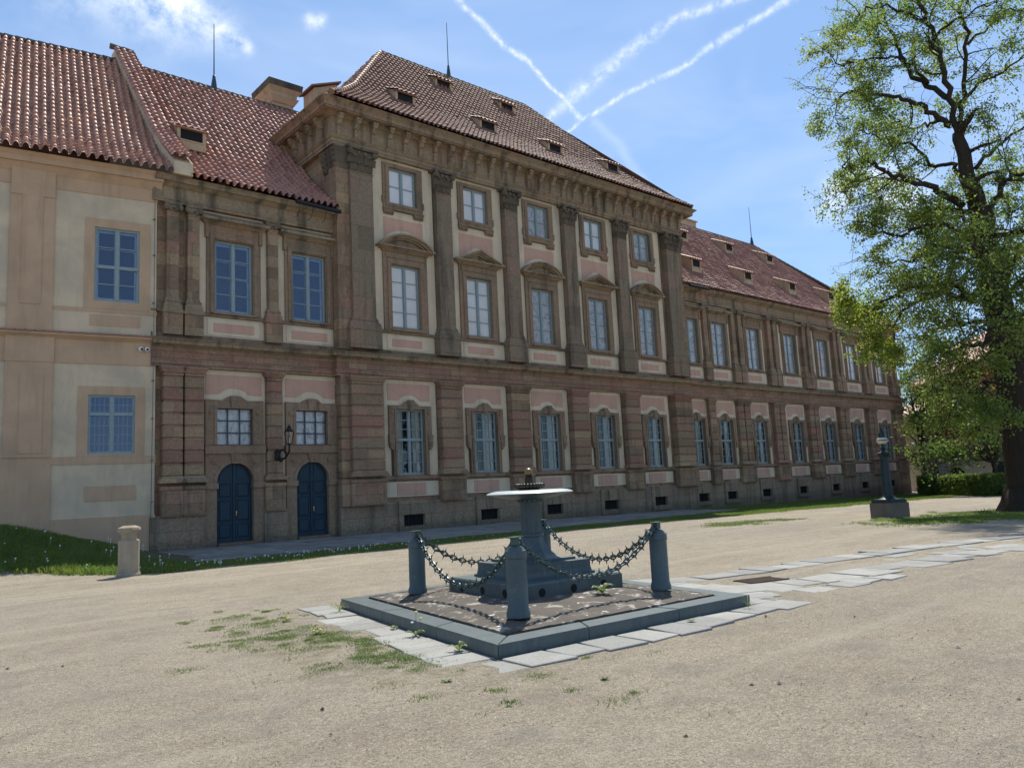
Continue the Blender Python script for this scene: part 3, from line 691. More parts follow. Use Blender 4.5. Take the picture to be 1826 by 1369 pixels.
# pilasters
mr, mped = cached('rust.62', lambda: f_rust(.58), m_rust), cached('ped.72', lambda: f_ped(.66), m_stone)
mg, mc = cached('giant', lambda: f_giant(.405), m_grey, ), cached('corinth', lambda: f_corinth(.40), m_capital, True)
for x in PX:
    p = place('giant_pilaster', mg, pav, (x, 0, 0)); place('capital', mc, p, (x, 0, 0))
    p = place('rusticated_pilaster', mr, pav, (x, 0, 0)); place('pedestal', mped, p, (x, 0, 0))
mrc, mpc = cached('rustc', lambda: f_rust(.74, y=27.50), m_rust), cached('pedc', lambda: f_ped(.80, y=27.57), m_stone)
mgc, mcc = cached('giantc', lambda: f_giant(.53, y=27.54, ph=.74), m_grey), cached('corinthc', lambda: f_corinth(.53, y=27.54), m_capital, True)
for s_, xg, xp in ((-1, 16.27, 16.24), (1, 2*CX-16.27, 2*CX-16.24)):
    p = place('giant_pilaster', mgc, pav, (xp, 0, 0)); place('capital', mcc, p, (xp, 0, 0))
    p = place('rusticated_pilaster', mrc, pav, (xg, 0, 0)); place('pedestal', mpc, p, (xg, 0, 0))
    xe = PL if s_ < 0 else PR_
    mb = MB(); a, b = sorted((xe+s_*.06, xe-s_*.5)); 
    for k in range(8):
        z = .94+k*.434; mb.box(a, b, 27.72, 28.34, z+.015, z+.42)
    mb.box(a+.03, b-.03, 27.75, 28.34, .7, 4.73); mb.box(a-.05, b+.05, 27.66, 28.34, -.42, .62); mb.box(a-.02, b, 27.70, 28.34, 5.8, 14.36)
    part('corner_strip', mb, m_stone, pav)
    mb = MB(); mb.loft((a, b, 27.7, 28.8), 13.36, (a-.16, b+.1, 27.55, 28.9), 14.25)
    for j in range(4):
        for yk in range(4):
            xx = (a-.03-.03*j); mb.sphere((xx, 27.75+yk*.3, 13.5+j*.22), .085, 8, 6)
    part('corner_capital', mb, m_capital, pav, True)
# bays
for i, x in enumerate(BC):
    ground_bay(pav, x, 0)
    window(pav, x, 0, 'g', .74, 3.47, .70, 2, (3, 3), trans=2.2, back='curtain')
    at = (x, 0, 0)
    def pcream():
        mb = MB(); mb.holes(-1.585, 1.585, 6.80, 14.36, 27.905, 27.97, [(-.9, .9, 6.8, 10.3), (-.9, .9, 12.1, 14.1)]); mb.box(-1.43, 1.43, 27.90, 27.97, 5.94, 6.67)
        mb.bbox(-1.0, 1.0, 27.875, 27.95, 6.0, 6.62, .01); return mb
    place('plaster_field', cached('pcream', pcream, m_cream), pav, at)
    seg_ = i % 2 == 0
    def parch():   # cream rim that follows the pediment
        if seg_: o = [(1.32*math.sin(R_(a)), 10.0+1.30*math.cos(R_(a))-.0) for a in range(-52, 53, 8)]; o = [(x_, 9.62+(z_-9.62)*.98) for x_, z_ in o]
        else: o = [(-1.05, 10.60), (-.7, 10.76), (-.45, 10.95), (-.2, 11.12), (0, 11.17), (.2, 11.12), (.45, 10.95), (.7, 10.76), (1.05, 10.60)]
        return MB().prism(o+[(1.0, 10.4), (-1.0, 10.4)], 27.872, 27.95)
    place('pink_panel', cached('ptpink', lambda: MB().box(-1.0, 1.0, 27.89, 27.95, 10.5, 11.76), m_ppink), pav, at)
    place('plaster_field', cached(f'parch{seg_}', parch, m_cream), pav, at)
    place('pink_panel', cached('pppink', lambda: MB().bbox(-.76, .76, 27.862, 27.94, 6.115, 6.455, .01), m_ppink), pav, at)
    def psurr():
        mb = MB(); mb.holes(-1.12, 1.12, 6.80, 10.24, 27.83, 27.96, [(-.715, .715, 6.93, 9.69)]); mb.holes(-.93, .93, 6.85, 9.93, 27.79, 27.84, [(-.74, .74, 6.93, 9.72)])
        mb.holes(-1.0, 1.0, 9.97, 10.2, 27.80, 27.84, []) ; mb.box(-.80, .80, 27.76, 27.98, 6.80, 6.93)
        mb.box(-1.18, 1.18, 27.78, 27.96, 10.24, 10.30)
        return mb
    place('window_surround', cached('psurr', psurr, m_surr), pav, at)
    def ped():
        mb = MB(); mb.loft((-1.2, 1.2, 27.76, 27.96), 10.30, (-1.36, 1.36, 27.62, 27.96), 10.38); mb.box(-1.44, 1.44, 27.54, 27.96, 10.38, 10.45)
        if seg_:
            def A(r, n=16, sp=1.): return [((r)*math.sin(R_(-56+112*k/n)), 9.50+(r)*math.cos(R_(-56+112*k/n))-.0) for k in range(n+1)]
            R0 = 1.68; f = lambda pts, dz=0.: [(x_, max(10.45, 10.45+(z_-10.44)*.80+dz)) for x_, z_ in pts]
            mb.band(f(A(R0)), f(A(R0-.10)), 27.54, 27.96); mb.band(f(A(R0-.10)), f(A(R0-.20)), 27.63, 27.96); mb.band(f(A(R0-.20)), f(A(R0-.28)), 27.74, 27.96)
            q = f(A(R0-.28)); mb.prism(q, 27.85, 27.96)
        else:
            def T(o): return [(-1.44+o*1.9, 10.45), (0, 11.02-o), (1.44-o*1.9, 10.45)]
            mb.band(T(0), T(.09), 27.54, 27.96); mb.band(T(.09), T(.17), 27.63, 27.96); mb.band(T(.17), T(.24), 27.74, 27.96); mb.prism(T(.24), 27.85, 27.96)
        return mb
    place('pediment', cached(f'ped{seg_}', ped, m_corn), pav, at)
    def tsurr():
        mb = MB(); mb.holes(-1.02, 1.02, 12.10, 14.22, 27.83, 27.96, [(-.70, .70, 12.42, 14.04)]); mb.holes(-.90, .90, 12.3, 14.15, 27.80, 27.84, [(-.72, .72, 12.42, 14.06)])
        mb.box(-1.04, 1.04, 27.77, 27.96, 12.10, 12.17); mb.box(-1.07, -.98, 27.80, 27.96, 12.4, 12.7); mb.box(.98, 1.07, 27.80, 27.96, 12.4, 12.7)
        for s_ in (-1, 1):
            a, b = sorted((s_*.52, s_*1.02)); mb.box(a, b, 27.80, 27.96, 12.0, 12.10)
            for q in range(6): mb.box(a+.02+q*.083, a+.065+q*.083, 27.78, 27.9, 11.90, 12.0)
        return mb
    place('window_surround', cached('tsurr', tsurr, m_surr), pav, at)
    window(pav, x, 0, 'p', 6.93, 9.69, .715, 1, 4, back='blind' if i < 2 else 'film')
    window(pav, x, 0, 't', 12.42, 14.04, .70, 1, 2, back='blind' if i not in (2, 4) else 'film')
# roof
EL, ER, EY = 14.55, 38.45, 26.86
profC = [(0., 16.03), (1.3, 17.06), (2.6, 18.28), (6.55, 23.08)]
RW_ = 6.55; RXL, RXR = 21.05, 31.35
def cl_(q): return EL+(RXL-EL)*q/RW_
def cr_(q): return ER-(ER-RXR)*q/RW_
r_ = roof('roof', profC, cl_, cr_, m_tileC, pav, rot=lambda u, a, b: (u, EY+a, b))
mbh = MB()
yb = EY+2*RW_
# left hip face (tiled) and plain back / right faces
roof('hip_roof', [(0., 16.03), (1.3, 17.06), (2.6, 18.28), (6.45, 23.05)], lambda q: EY+q, lambda q: yb-q, m_tileC, pav, rot=lambda u, a, b: (EL+a*(RXL-EL)/6.5, u, b), ns=6)
mbh.add([(ER, EY, 16.03), (ER, yb, 16.03), (RXR, EY+RW_, 23.05), (EL, yb, 16.03), (RXL, EY+RW_, 23.05)], [(0, 1, 2), (1, 3, 4, 2)])
rb = part('back_roof', mbh, m_tileC, pav, recalc=False); rb.data.uv_layers.new(name='UVMap')
def hipcap(pts, r=.11, name='ridge'):
    mb = MB(); P = []
    for a, b in zip(pts, pts[1:]):
        a, b = Vector(a), Vector(b); n = max(1, int((b-a).length/.4))
        for k in range(n): P.append((a.lerp(b, k/n), r*1.12)); P.append((a.lerp(b, (k+.93)/n), r*.86))
    mb.tube([p for p, _ in P], [q for _, q in P], 8); return mb
part('ridge_tiles', hipcap([(RXL, EY+RW_, 23.12), (RXR, EY+RW_, 23.12)]), m_ridge, pav, True)
part('hip_tiles', hipcap([(EL, EY, 16.1), (cl_(1.3), EY+1.3, 17.12), (cl_(2.6), EY+2.6, 18.34), (RXL, EY+RW_, 23.12)], .12), m_tileC, pav, True).data.uv_layers.new(name='UVMap')
part('hip_tiles', hipcap([(ER, EY, 16.1), (cr_(1.3), EY+1.3, 17.12), (cr_(2.6), EY+2.6, 18.34), (RXR, EY+RW_, 23.12)], .10), m_ridge, pav, True)
def zC(y):
    a = y-EY
    for (p, q), (p2, q2) in zip(profC, profC[1:]):
        if a <= p2: return q+(q2-q)*(a-p)/(p2-p)
for x in (19.65, 24.65, 29.40, 34.10): dormer(pav, x, 29.15, 18.03, .85, .47, zC, m_tileC)
for x in (24.02, 28.50): dormer(pav, x, 31.95, 21.30, .85, .47, zC, m_tileC, depth=.9)
# side dormer on the left hip face
mb = MB(); mb.prism([(EL+2.1, 17.75), (EL+.95, 17.35), (EL+.95, 18.0), (EL+2.1, 18.5)], 30.2, 31.2); part('dormer', mb, m_chim, pav)
mb = MB(); mb.prism([(EL+.78, 17.98), (EL+2.25, 18.58), (EL+2.25, 18.66), (EL+.78, 18.06)], 30.05, 31.35); o = part('dormer_roof', mb, m_tileC, pav); o.data.uv_layers.new(name='UVMap')
def rod(parent, x, y, z0, z1, k=1.):
    mb = MB(); mb.lathe((x, y, z0), [(.16*k, -.25), (.13*k, .25), (.07*k, .62), (.085*k, .64), (.05*k, .7)], 8); mb.tube([(x, y, z0+.6), (x, y, z1)], [.032*k, .016], 6)
    part('lightning_rod', mb, m_muntin_teal, parent, True)
rod(pav, 25.5, EY+RW_, 23.15, 26.45, .85)
# ================================================================ WINGS (same storeys, set back 0.3)
YO = .30
def wing_body(root, x0, x1, hs, bsm, zend=-2.0, yb=43.0):
    mb = MB(); mb.holes(x0, x1, -.34, 11.5, 27.95+YO, 28.36+YO, hs)
    part('wall', mb, m_stone, root)
def f_wped(hw, y=27.66):
    return f_ped(hw, y=y)
def f_ionic(hw, z0=10.30, z1=10.64, y=27.72):
    mb = MB(); mb.box(-hw, hw, y-.01, 27.96, z0, z1-.1)
    for s_ in (-1, 1): mb.add(*_disc(s_*(hw+.02), z1-.18, .10, y-.09, y+.1, 10)); mb.add(*_disc(s_*(hw+.02), z1-.18, .05, y-.12, y-.05, 8))
    mb.box(-hw-.02, hw+.02, y-.06, 27.96, z1-.20, z1-.10); mb.box(-hw-.09, hw+.09, y-.09, 27.96, z1-.09, z1-.01)
    for q in (-.5, .5): mb.sphere((q*hw, y-.04, z0+.09), .07, 8, 6)
    return mb
def wing_pil(root, x, hwg=.34, hwp=.205):
    at = (x, YO, 0)
    p = place('pilaster', cached(f'wgi{hwp}', lambda: f_giant(hwp, z1=10.32, y=27.72, ph=hwp+.12), m_stone), root, at)
    place('capital', cached(f'wion{hwp}', lambda: f_ionic(hwp), m_grey, True), p, at)
    p = place('rusticated_pilaster', cached(f'wru{hwg}', lambda: f_rust(hwg, y=27.66), m_rust), root, at)
    place('pedestal', cached(f'wpe{hwg}', lambda: f_wped(hwg+.09), m_stone), p, at)
def wing_pair(root, x): 
    wing_pil(root, x-.37, .31, .205); wing_pil(root, x+.37, .31, .205)
def wing_bay(root, x, back, door=False):
    at = (x, YO, 0)
    if not door:
        ground_bay(root, x, YO, cw=1.25, fw=1.04); window(root, x, YO, 'g', .74, 3.47, .70, 2, (3, 3), trans=2.2, back='curtain')
    def pcream():
        mb = MB(); mb.holes(-1.27, 1.27, 6.80, 10.62, 27.905, 27.97, [(-.9, .9, 6.8, 10.0)]); mb.box(-1.36, 1.36, 27.90, 27.97, 5.94, 6.67); mb.bbox(-.98, .98, 27.875, 27.95, 6.0, 6.62, .01); return mb
    place('plaster_field', cached('wpcream', pcream, m_cream), root, at)
    place('pink_panel', cached('pppink', None, m_ppink), root, at)
    def psurr():
        mb = MB(); mb.holes(-1.02, 1.02, 6.80, 9.86, 27.83, 27.96, [(-.715, .715, 6.86, 9.58)]); mb.holes(-.9, .9, 6.83, 9.76, 27.79, 27.84, [(-.75, .75, 6.83, 9.62)])
        mb.box(-.95, .95, 27.82, 27.96, 9.86, 10.12); mb.box(-.8, .8, 27.76, 27.98, 6.78, 6.86)
        for s_ in (-1, 1): mb.box(min(s_*.95, s_*1.08), max(s_*.95, s_*1.08), 27.78, 27.96, 9.62, 10.12)
        return mb
    place('window_surround', cached('wpsurr', psurr, m_surr), root, at)
    def hood():
        mb = MB(); mb.loft((-1.08, 1.08, 27.78, 27.96), 10.12, (-1.2, 1.2, 27.62, 27.96), 10.24); mb.box(-1.28, 1.28, 27.52, 27.96, 10.24, 10.34)
        mb.loft((-1.26, 1.26, 27.54, 27.96), 10.345, (-1.22, 1.22, 27.80, 27.96), 10.52); return mb
    place('hood_mould', cached('whood', hood, m_corn), root, at)
    window(root, x, YO, 'wp', 6.86, 9.58, .715, 1, 4, back=back, glassm=m_glass2 if back == 'inner' else None)
def wing_trims(root, x0, x1, xe0, xe1, yb=43.):
    def rc(o): return (x0-(o if xe0 else 0), x1+(o if xe1 else 0), 27.95+YO-o, 28.36+YO if not (xe0 or xe1) else yb)
    hs_ = [(x-1.05, x+1.05, 0, 2) for x in DB] if root.name == dw_name else []
    mb = MB(); mb.holes(x0, x1, .55, .66, 27.82+YO, 27.95+YO, hs_); mb.holes(x0, x1, .66, .71, 27.86+YO, 27.95+YO, hs_)
    if not hs_: part('sill_course', mb, m_surr, root)
    mb = MB(); mb.box(*rc(.20), 4.73, 4.84); mb.box(*rc(.23), 4.84, 4.96); mb.box(*rc(.25), 4.96, 5.0); mb.box(*rc(.17), 5.0, 5.42); part('lower_entablature', mb, m_pink, root)
    mb = MB(); mb.loft(rc(.19), 5.42, rc(.32), 5.50); mb.loft(rc(.42), 5.50, rc(.44), 5.60); mb.loft(rc(.44), 5.60, rc(.52), 5.68); mb.loft(rc(.52), 5.68, rc(.30), 5.745); part('string_cornice', mb, m_corn, root)
    mb = MB(); mb.box(x0, x1, 27.84+YO, 27.95+YO, 5.745, 5.94); mb.box(x0, x1, 27.80+YO, 27.95+YO, 6.68, 6.74); mb.box(x0, x1, 27.85+YO, 27.95+YO, 6.74, 6.80); part('blocking_course', mb, m_grey, root)
    mb = MB(); mb.box(*rc(.22), 10.64, 10.74); mb.box(*rc(.25), 10.74, 10.83); mb.box(*rc(.21), 10.83, 11.22); mb.loft(rc(.25), 11.22, rc(.42), 11.34); mb.box(*rc(.50), 11.34, 11.45); mb.loft(rc(.50), 11.45, rc(.60), 11.52)
    part('crown_cornice', mb, m_corn, root)
dw_name = ''; DB = [11.08, 14.10]
# ---------------- long right wing
LX0, LX1 = PR_, 67.2
lw = thing('palace_wing', 'long sandstone wing with seven bays, right of the tall block', 'building', (52.5, 34, -1.9))
WB = [38.93, 41.85, 45.72, 50.28, 54.80, 59.25, 63.90]
hs = []
for x in WB: hs += [(x-.70, x+.70, .74, 3.47), (x-.715, x+.715, 6.86, 9.58)]
mb = MB(); mb.holes(LX0, LX1, -.34, 11.5, 28.25, 28.66, hs); mb.box(LX1-.4, LX1, 28.66, 43, -2.4, 11.5); mb.box(LX0, LX1-.4, 42.6, 43, -2.4, 11.5); mb.box(LX0, LX1-.4, 28.7, 42.6, 11.3, 11.45)
part('wall', mb, m_stone, lw)
mb = MB(); mb.holes(LX0+.12, LX1+.12, -2.5, -.43, 28.10, 28.6, [(x-.50, x+.50, -1.36, -.90) for x in WB]); mb.loft((LX0+.12, LX1+.12, 28.10, 28.6), -.43, (LX0+.12, LX1+.02, 28.2, 28.6), -.34); mb.box(LX1-.3, LX1+.12, 28.6, 43, -2.5, -.43)
part('plinth', mb, m_plinth, lw)
for x in WB: basement(lw, x, YO)
for i, x in enumerate(WB): wing_bay(lw, x, 'film' if i < 5 else 'blind')
wing_pil(lw, 40.39, .34, .205)
for x in (43.79, 48.0, 52.54, 57.02, 61.57, 66.25): wing_pair(lw, x)
wing_trims(lw, LX0+.001, LX1, False, True)
WEY = 27.55
profW = [(0., 11.54), (1.2, 12.45), (2.4, 13.48), (8.0, 19.45)]
def zW(y):
    a = y-WEY
    for (p, q), (p2, q2) in zip(profW, profW[1:]):
        if a <= p2: return q+(q2-q)*(a-p)/(p2-p)
RE = 67.85; RRX = 59.2
roof('roof', profW, lambda q: LX0+.03, lambda q: RE-(RE-RRX)*q/8., m_tileR, lw, rot=lambda u, a, b: (u, WEY+a, b), ns=8, lift=.024)
mb = MB(); mb.add([(RE, WEY, 11.54), (RE, WEY+16, 11.54), (RRX, WEY+8, 19.45), (LX0+.03, WEY+16, 11.54), (LX0+.03, WEY+8, 19.45)], [(0, 1, 2), (1, 3, 4, 2)])
part('back_roof', mb, m_tileR, lw, recalc=False).data.uv_layers.new(name='UVMap')
part('ridge_tiles', hipcap([(LX0+.05, WEY+8, 19.5), (RRX, WEY+8, 19.5), (RE, WEY, 11.62)], .10), m_ridge, lw, True)
for x in (42.1, 48.1, 54.0, 59.9): dormer(lw, x, 29.50, 13.58, .78, .46, zW, m_tileR)
for x in (46.0, 51.75, 57.5): dormer(lw, x, 33.15, 17.22, .80, .46, zW, m_tileR)
rod(lw, 59.0, WEY+8, 19.5, 22.9, 1.1)
mb = MB(); mb.box(49.8, 51.9, 36.1, 38.0, 19.0, 20.35); mb.box(49.7, 52.0, 36.0, 38.1, 20.35, 20.45); part('chimney', mb, m_chim, lw)
# ---------------- left wing with two doors
dw = thing('palace_wing', 'short sandstone wing with two arched blue doors, left of the tall block', 'building', (11.7, 34, -1.62))
DX0, DX1 = 8.28, PL; dw_name = dw.name
hs = []
for x in DB: hs += [(x-.68, x+.68, -1.7, 1.42), (x-.68, x+.68, 2.0, 3.34), (x-.715, x+.715, 6.86, 9.58)]
mb = MB(); mb.holes(DX0, DX1, -1.9, 11.5, 28.25, 28.66, hs); mb.box(DX0, DX1, 42.6, 43, -1.9, 11.5); mb.box(DX0, DX1, 28.7, 42.6, 11.3, 11.45)
part('wall', mb, m_stone, dw)
for a, b in ((DX0-.12, 10.0), (12.13, 13.02)):
    mb = MB(); mb.box(a, b, 28.02, 28.3, -2.0, -.43); mb.loft((a, b, 28.02, 28.3), -.43, (a, b, 28.12, 28.3), -.36); part('plinth', mb, m_plinth, dw)
for x in DB:
    at = (x, YO, 0)
    ground_bay(dw, x, YO, cw=1.17, fw=1.04, win=False)
    wing_bay(dw, x, 'inner', door=True)
    def dsurr():
        mb = MB(); fw = 1.07; hw = .665
        q = [(-fw, 3.33), (-fw, 3.64)]+[(-x_, z) for x_, z in bump_line(1., 3.62, .7)]+[(fw, 3.64), (fw, 3.33)]
        mb.prism(q, 27.80, 27.96)
        mb.holes(-fw, fw, 2.0, 3.33, 27.80, 27.96, [(-hw, hw, 2.02, 3.5)])
        mb.holes(-hw-.1, hw+.1, 2.02, 3.42, 27.77, 27.81, [(-hw, hw, 1.9, 3.33)])
        mb.box(-fw-.04, fw+.04, 27.70, 27.96, 1.70, 1.98)
        A = arc(0, .70, .665, 180, 0, 16); top = [(max(-fw, min(fw, p[0]*1.61)), 1.70) for p in A]
        top[0] = (-fw, .70); top[-1] = (fw, .70); top[1] = (-fw, 1.2); top[-2] = (fw, 1.2); top[2] = (-fw, 1.7); top[-3] = (fw, 1.7)
        mb.band(top, A, 27.80, 27.96)
        B2 = arc(0, .70, .78, 180, 0, 16); mb.band(B2, A, 27.775, 27.81)
        for s_ in (-1, 1):
            a, b = sorted((s_*hw, s_*fw)); mb.box(a, b, 27.80, 27.96, -1.7, .70)
            mb.box(min(s_*.63, s_*(fw+.02)), max(s_*.63, s_*(fw+.02)), 27.72, 27.96, .46, .66)
            mb.add(*_disc(s_*.74, 1.43, .13, 27.755, 27.80)); mb.add(*_disc(s_*.74, 1.43, .09, 27.73, 27.76)); mb.add(*_disc(s_*.74, 1.43, .035, 27.70, 27.74, 8))
            mb.add(*_disc(s_*.86, 3.2, .10, 27.765, 27.80)); mb.add(*_disc(s_*.86, 3.2, .055, 27.74, 27.77))
        mb.prism([(-.13, 1.34), (.13, 1.34), (.19, 1.70), (-.19, 1.70)], 27.73, 27.80)
        mb.prism([(-.12, 1.45), (-.08, 1.42), (.12, 1.62), (.08, 1.65)], 27.705, 27.735); mb.prism([(.12, 1.45), (.08, 1.42), (-.12, 1.62), (-.08, 1.65)], 27.70, 27.732)
        mb.prism([(-.14, 3.33), (.14, 3.33), (.2, 3.78), (-.2, 3.78)], 27.73, 27.81)
        mb.box(-.66, .66, 27.62, 28.1, -1.66, -1.44)
        return mb
    place('door_surround', cached('dsurr', dsurr, m_surr), dw, at)
    def leaf():
        mb = MB(); z0 = -1.43
        for s_ in (-1, 1):
            a, b = (s_*.012, s_*.655); n = 10
            P = [(b, z0), (b, .70)]+[(s_*.655*math.cos(R_(q*9.)), .70+.655*math.sin(R_(q*9.))) for q in range(1, 10)]+[(a, 1.355), (a, z0)]
            mb.prism(P, 27.98, 28.04)
            x0, x1 = sorted((s_*.10, s_*.56))
            for (c, d) in ((-1.28, -.82), (-.68, .02), (.16, .62)): mb.bbox(x0+.02, x1-.02, 27.95, 28.0, c, d, .03); mb.holes(x0-.03, x1+.03, c-.05, d+.05, 27.962, 27.985, [(x0, x1, c-.02, d+.02)])
            q = [(s_*.12, .76), (s_*.52, .76)]+[(s_*(.53*math.cos(R_(g))), .74+.50*math.sin(R_(g))) for g in (12, 30, 48, 66, 76)]+[(s_*.12, 1.22)]
            mb.prism(q, 27.955, 28.0)
        mb.box(-.035, .035, 27.945, 28.03, z0, 1.34); return mb
    d_ = place('door', cached('doorleaf', leaf, m_door), dw, at)
    place('handle', cached('dhand', lambda: MB().box(.055, .085, 27.90, 27.95, -.52, -.34).box(.04, .10, 27.89, 27.905, -.40, -.37), m_brass), d_, at)
    def dwf():
        mb = MB(); mb.holes(-.67, .67, 2.01, 3.34, 27.93, 27.98, [(-.64, .64, 2.04, 3.31)])
        for k in (1, 2):
            mb.box(-.67+k*.4467-.02, -.67+k*.4467+.02, 27.935, 27.975, 2.02, 3.33); z = 2.01+k*.443; mb.box(-.66, .66, 27.93, 27.97, z-.02, z+.02)
        return mb
    w_ = place('window', cached('dwf', dwf, m_muntin_teal), dw, at)
    place('pane', cached('dwp', lambda: f_pane(.69, 1.99, 3.36), m_glass), w_, at); place('blind', cached('dwb', lambda: f_back(.70, 1.98, 3.36, .05), m_film), w_, at)
wing_pil(dw, 12.55, .30, .205)
# broad end pair
for xx, a in ((8.86, .33), (9.58, .33)):
    at = (xx, YO, 0)
    p = place('pilaster', cached('wgi0.205', None, m_stone), dw, (xx-.02, YO, 0)); place('capital', cached('wion0.205', lambda: f_ionic(.205), m_grey, True), p, (xx-.02, YO, 0))
    p = place('rusticated_pilaster', cached('wru.33', lambda: f_rust(.33, y=27.62), m_rust), dw, at); place('pedestal', cached('wpe.36', lambda: f_ped(.375, y=27.64), m_stone), p, at)
wing_trims(dw, DX0-.12, DX1-.001, False, False)
roof('roof', profW, lambda q: 9.25+.02*q, lambda q: min(DX1+3, DX1+(q-6.)*0+ (0 if q < 4.6 else 6.)), m_tileM, dw, rot=lambda u, a, b: (u, WEY+a, b), tw=.27, rowlen=.37, amp=.074, lift=.06)
mb = MB(); mb.add([(8.6, WEY+16, 11.54), (20, WEY+16, 11.54), (20, WEY+8, 19.45), (8.6, WEY+8, 19.45)], [(0, 1, 2, 3)]); part('back_roof', mb, m_tileM, dw, recalc=False).data.uv_layers.new(name='UVMap')
part('ridge_tiles', hipcap([(9.9, WEY+8, 19.5), (19.5, WEY+8, 19.5)], .11), m_ridge, dw, True)
dormer(dw, 10.06, 29.75, 13.92, .85, .43, zW, m_tileM, depth=.75, rise=.35)
# fire wall between the roofs: masonry with its own tiles
mb = MB(); mb.prismx([(WEY-.02, 11.56), (WEY-.02, 12.02), (WEY+1.2, 13.0), (WEY+2.4, 14.03), (WEY+8.05, 20.05), (WEY+8.6, 20.05), (WEY+8.6, 11.56)], 8.70, 9.36); part('fire_wall', mb, m_hcream, dw)
roof('fire_wall_tiles', [(p, z+.62) for p, z in profW], lambda q: 8.60, lambda q: 9.45, m_tileM, dw, rot=lambda u, a, b: (u, WEY-.08+a, b), tw=.27, rowlen=.34, amp=.055)
part('fire_wall_cap', hipcap([(8.5, WEY+8.05, 20.15), (9.5, WEY+8.05, 20.15)], .12), m_ridge, dw, True)
mb = MB(); mb.box(16.25, 17.35, 36.1, 37.6, 17.5, 20.1); mb.loft((16.2, 17.4, 36.05, 37.65), 20.1, (16.05, 17.6, 35.9, 37.85), 20.42); mb.box(16.12, 17.5, 35.98, 37.75, 20.42, 20.6); mb.loft((16.12, 17.5, 35.98, 37.75), 20.6, (15.95, 17.72, 35.82, 37.95), 20.85); ch_ = part('chimney', mb, m_chim, dw)
mb = MB(); mb.loft((15.95, 17.72, 35.82, 37.95), 20.852, (15.90, 17.77, 35.77, 38.), 21.18); part('chimney_cap', mb, m_capital, ch_)
rod(dw, 13.05, WEY+8, 19.5, 22.85)
mb = MB(); mb.tube([(13.25, 27.42, 11.42), (15.16, 27.42, 11.36)], .085, 10)
for x in (13.42, 13.98, 14.55, 15.05): mb.tube([(x, 27.45, 11.36), (x-.02, 27.5, 11.1), (x-.14, 27.42, 10.82), (x-.28, 27.36, 10.72)], .012, 5)
part('gutter', mb, m_iron, dw, True)
mb = MB(); mb.tube([(38.3, 27.42, 11.40), (40.2, 27.42, 11.40)], .085, 10)
for x in (38.5, 38.95, 39.4, 39.9): mb.tube([(x, 27.45, 11.36), (x-.02, 27.5, 11.1), (x-.14, 27.42, 10.82), (x-.28, 27.36, 10.72)], .012, 5)
part('gutter', mb, m_iron, lw, True)
# ================================================================ LEFT PLASTER HOUSE (turned 8.5 degrees)
HJ = Vector((8.22, 28.14, -1.3)); TH = R_(-8.5)
ho = thing('plaster_house', 'cream and salmon plastered house with orange tiled roof at the left edge', 'building', HJ, TH)
HZ = 1.3
def hb(*a): return MB().box(*a)
def hp(name, mb, m, smooth=False, par=None):
    mb.v = [(x, y, z+HZ) for x, y, z in mb.v]; return part(name, mb, m, par or ho, smooth, True, True)
WU, WL = (-1.82, -.44, 6.87, 9.42), (-1.92, -.52, 1.745, 3.69)
A0 = -14.; SH = -5.55; WU2, WL2 = (WU[0]+SH, WU[1]+SH, WU[2], WU[3]), (WL[0]+SH, WL[1]+SH, WL[2], WL[3])
mb = MB(); mb.holes(A0, .1, -1.6, 11.2, 0, .4, [WU, WL, WU2, WL2]); mb.box(A0, .1, 13.5, 14, -1.6, 11.2); mb.box(A0, A0+.4, .4, 13.5, -1.6, 11.2); mb.box(A0+.4, .1, .45, 13.5, 11.0, 11.15)
hp('wall', mb, m_hcream)
S = m_hsalm
mb = MB()
mb.holes(-2.12, -.10, 6.605, 9.72, -.02, .01, [WU]); hp('window_band', mb, S)
mb = MB(); mb.holes(-2.22, -.22, 1.675, 3.98, -.02, .01, [WL]); hp('window_band', mb, S)
mb = MB(); mb.holes(-2.12+SH, -.10+SH, 6.605, 9.72, -.02, .01, [WU2]); hp('window_band', mb, S)
mb = MB(); mb.holes(-2.22+SH, -.22+SH, 1.675, 3.98, -.02, .01, [WL2]); hp('window_band', mb, S)
mb = MB(); mb.box(-1.93, -.40, -.018, .01, 6.02, 6.40); mb.box(-1.98, -.45, -.018, .01, .22, .70)
mb.box(A0, .12, -.03, .01, 4.72, 5.55); mb.box(A0, .12, -.025, .01, 1.42, 1.67); mb.box(A0, .12, -.03, .01, 10.55, 11.1); mb.box(A0, .12, -.022, .01, 6.48, 6.60); mb.box(A0, .12, -.06, .01, -1.8, -.30)
hp('salmon_band', mb, S)
for c in (-3.62, -9.5):
    mb = MB(); mb.box(c-.62, c+.62, -.06, .01, 5.75, 10.55); mb.box(c-.30, c+.28, -.085, -.05, 6.6, 10.3); mb.box(c-.25, c-.2, -.1, -.08, 6.7, 10.2); mb.box(c-.62, c+.62, -.09, .01, 10.2, 11.1)
    mb.box(c-.62, c+.68, -.06, .01, 1.67, 4.75); mb.box(c-.22, c+.42, -.085, -.05, 1.8, 4.3); mb.box(c-.65, c+.7, -.08, .01, 4.72, 5.56); mb.box(c-.65, c+.68, -.075, .01, -1.8, 1.45)
    hp('pilaster', mb, S)
mb = MB(); mb.loft((A0, .25, -.04, .1), 11.0, (A0, .25, -.22, .1), 11.25); mb.box(A0, .28, -.30, .1, 11.25, 11.42); mb.loft((A0, .28, -.30, .1), 11.42, (A0, .28, -.44, .1), 11.55)
mb.loft((A0, .12, -.04, .05), 5.50, (A0, .12, -.16, .05), 5.60); mb.box(A0, .12, -.20, .05, 5.60, 5.68)
hp('cornice', mb, S)
mb = MB()
k = A0
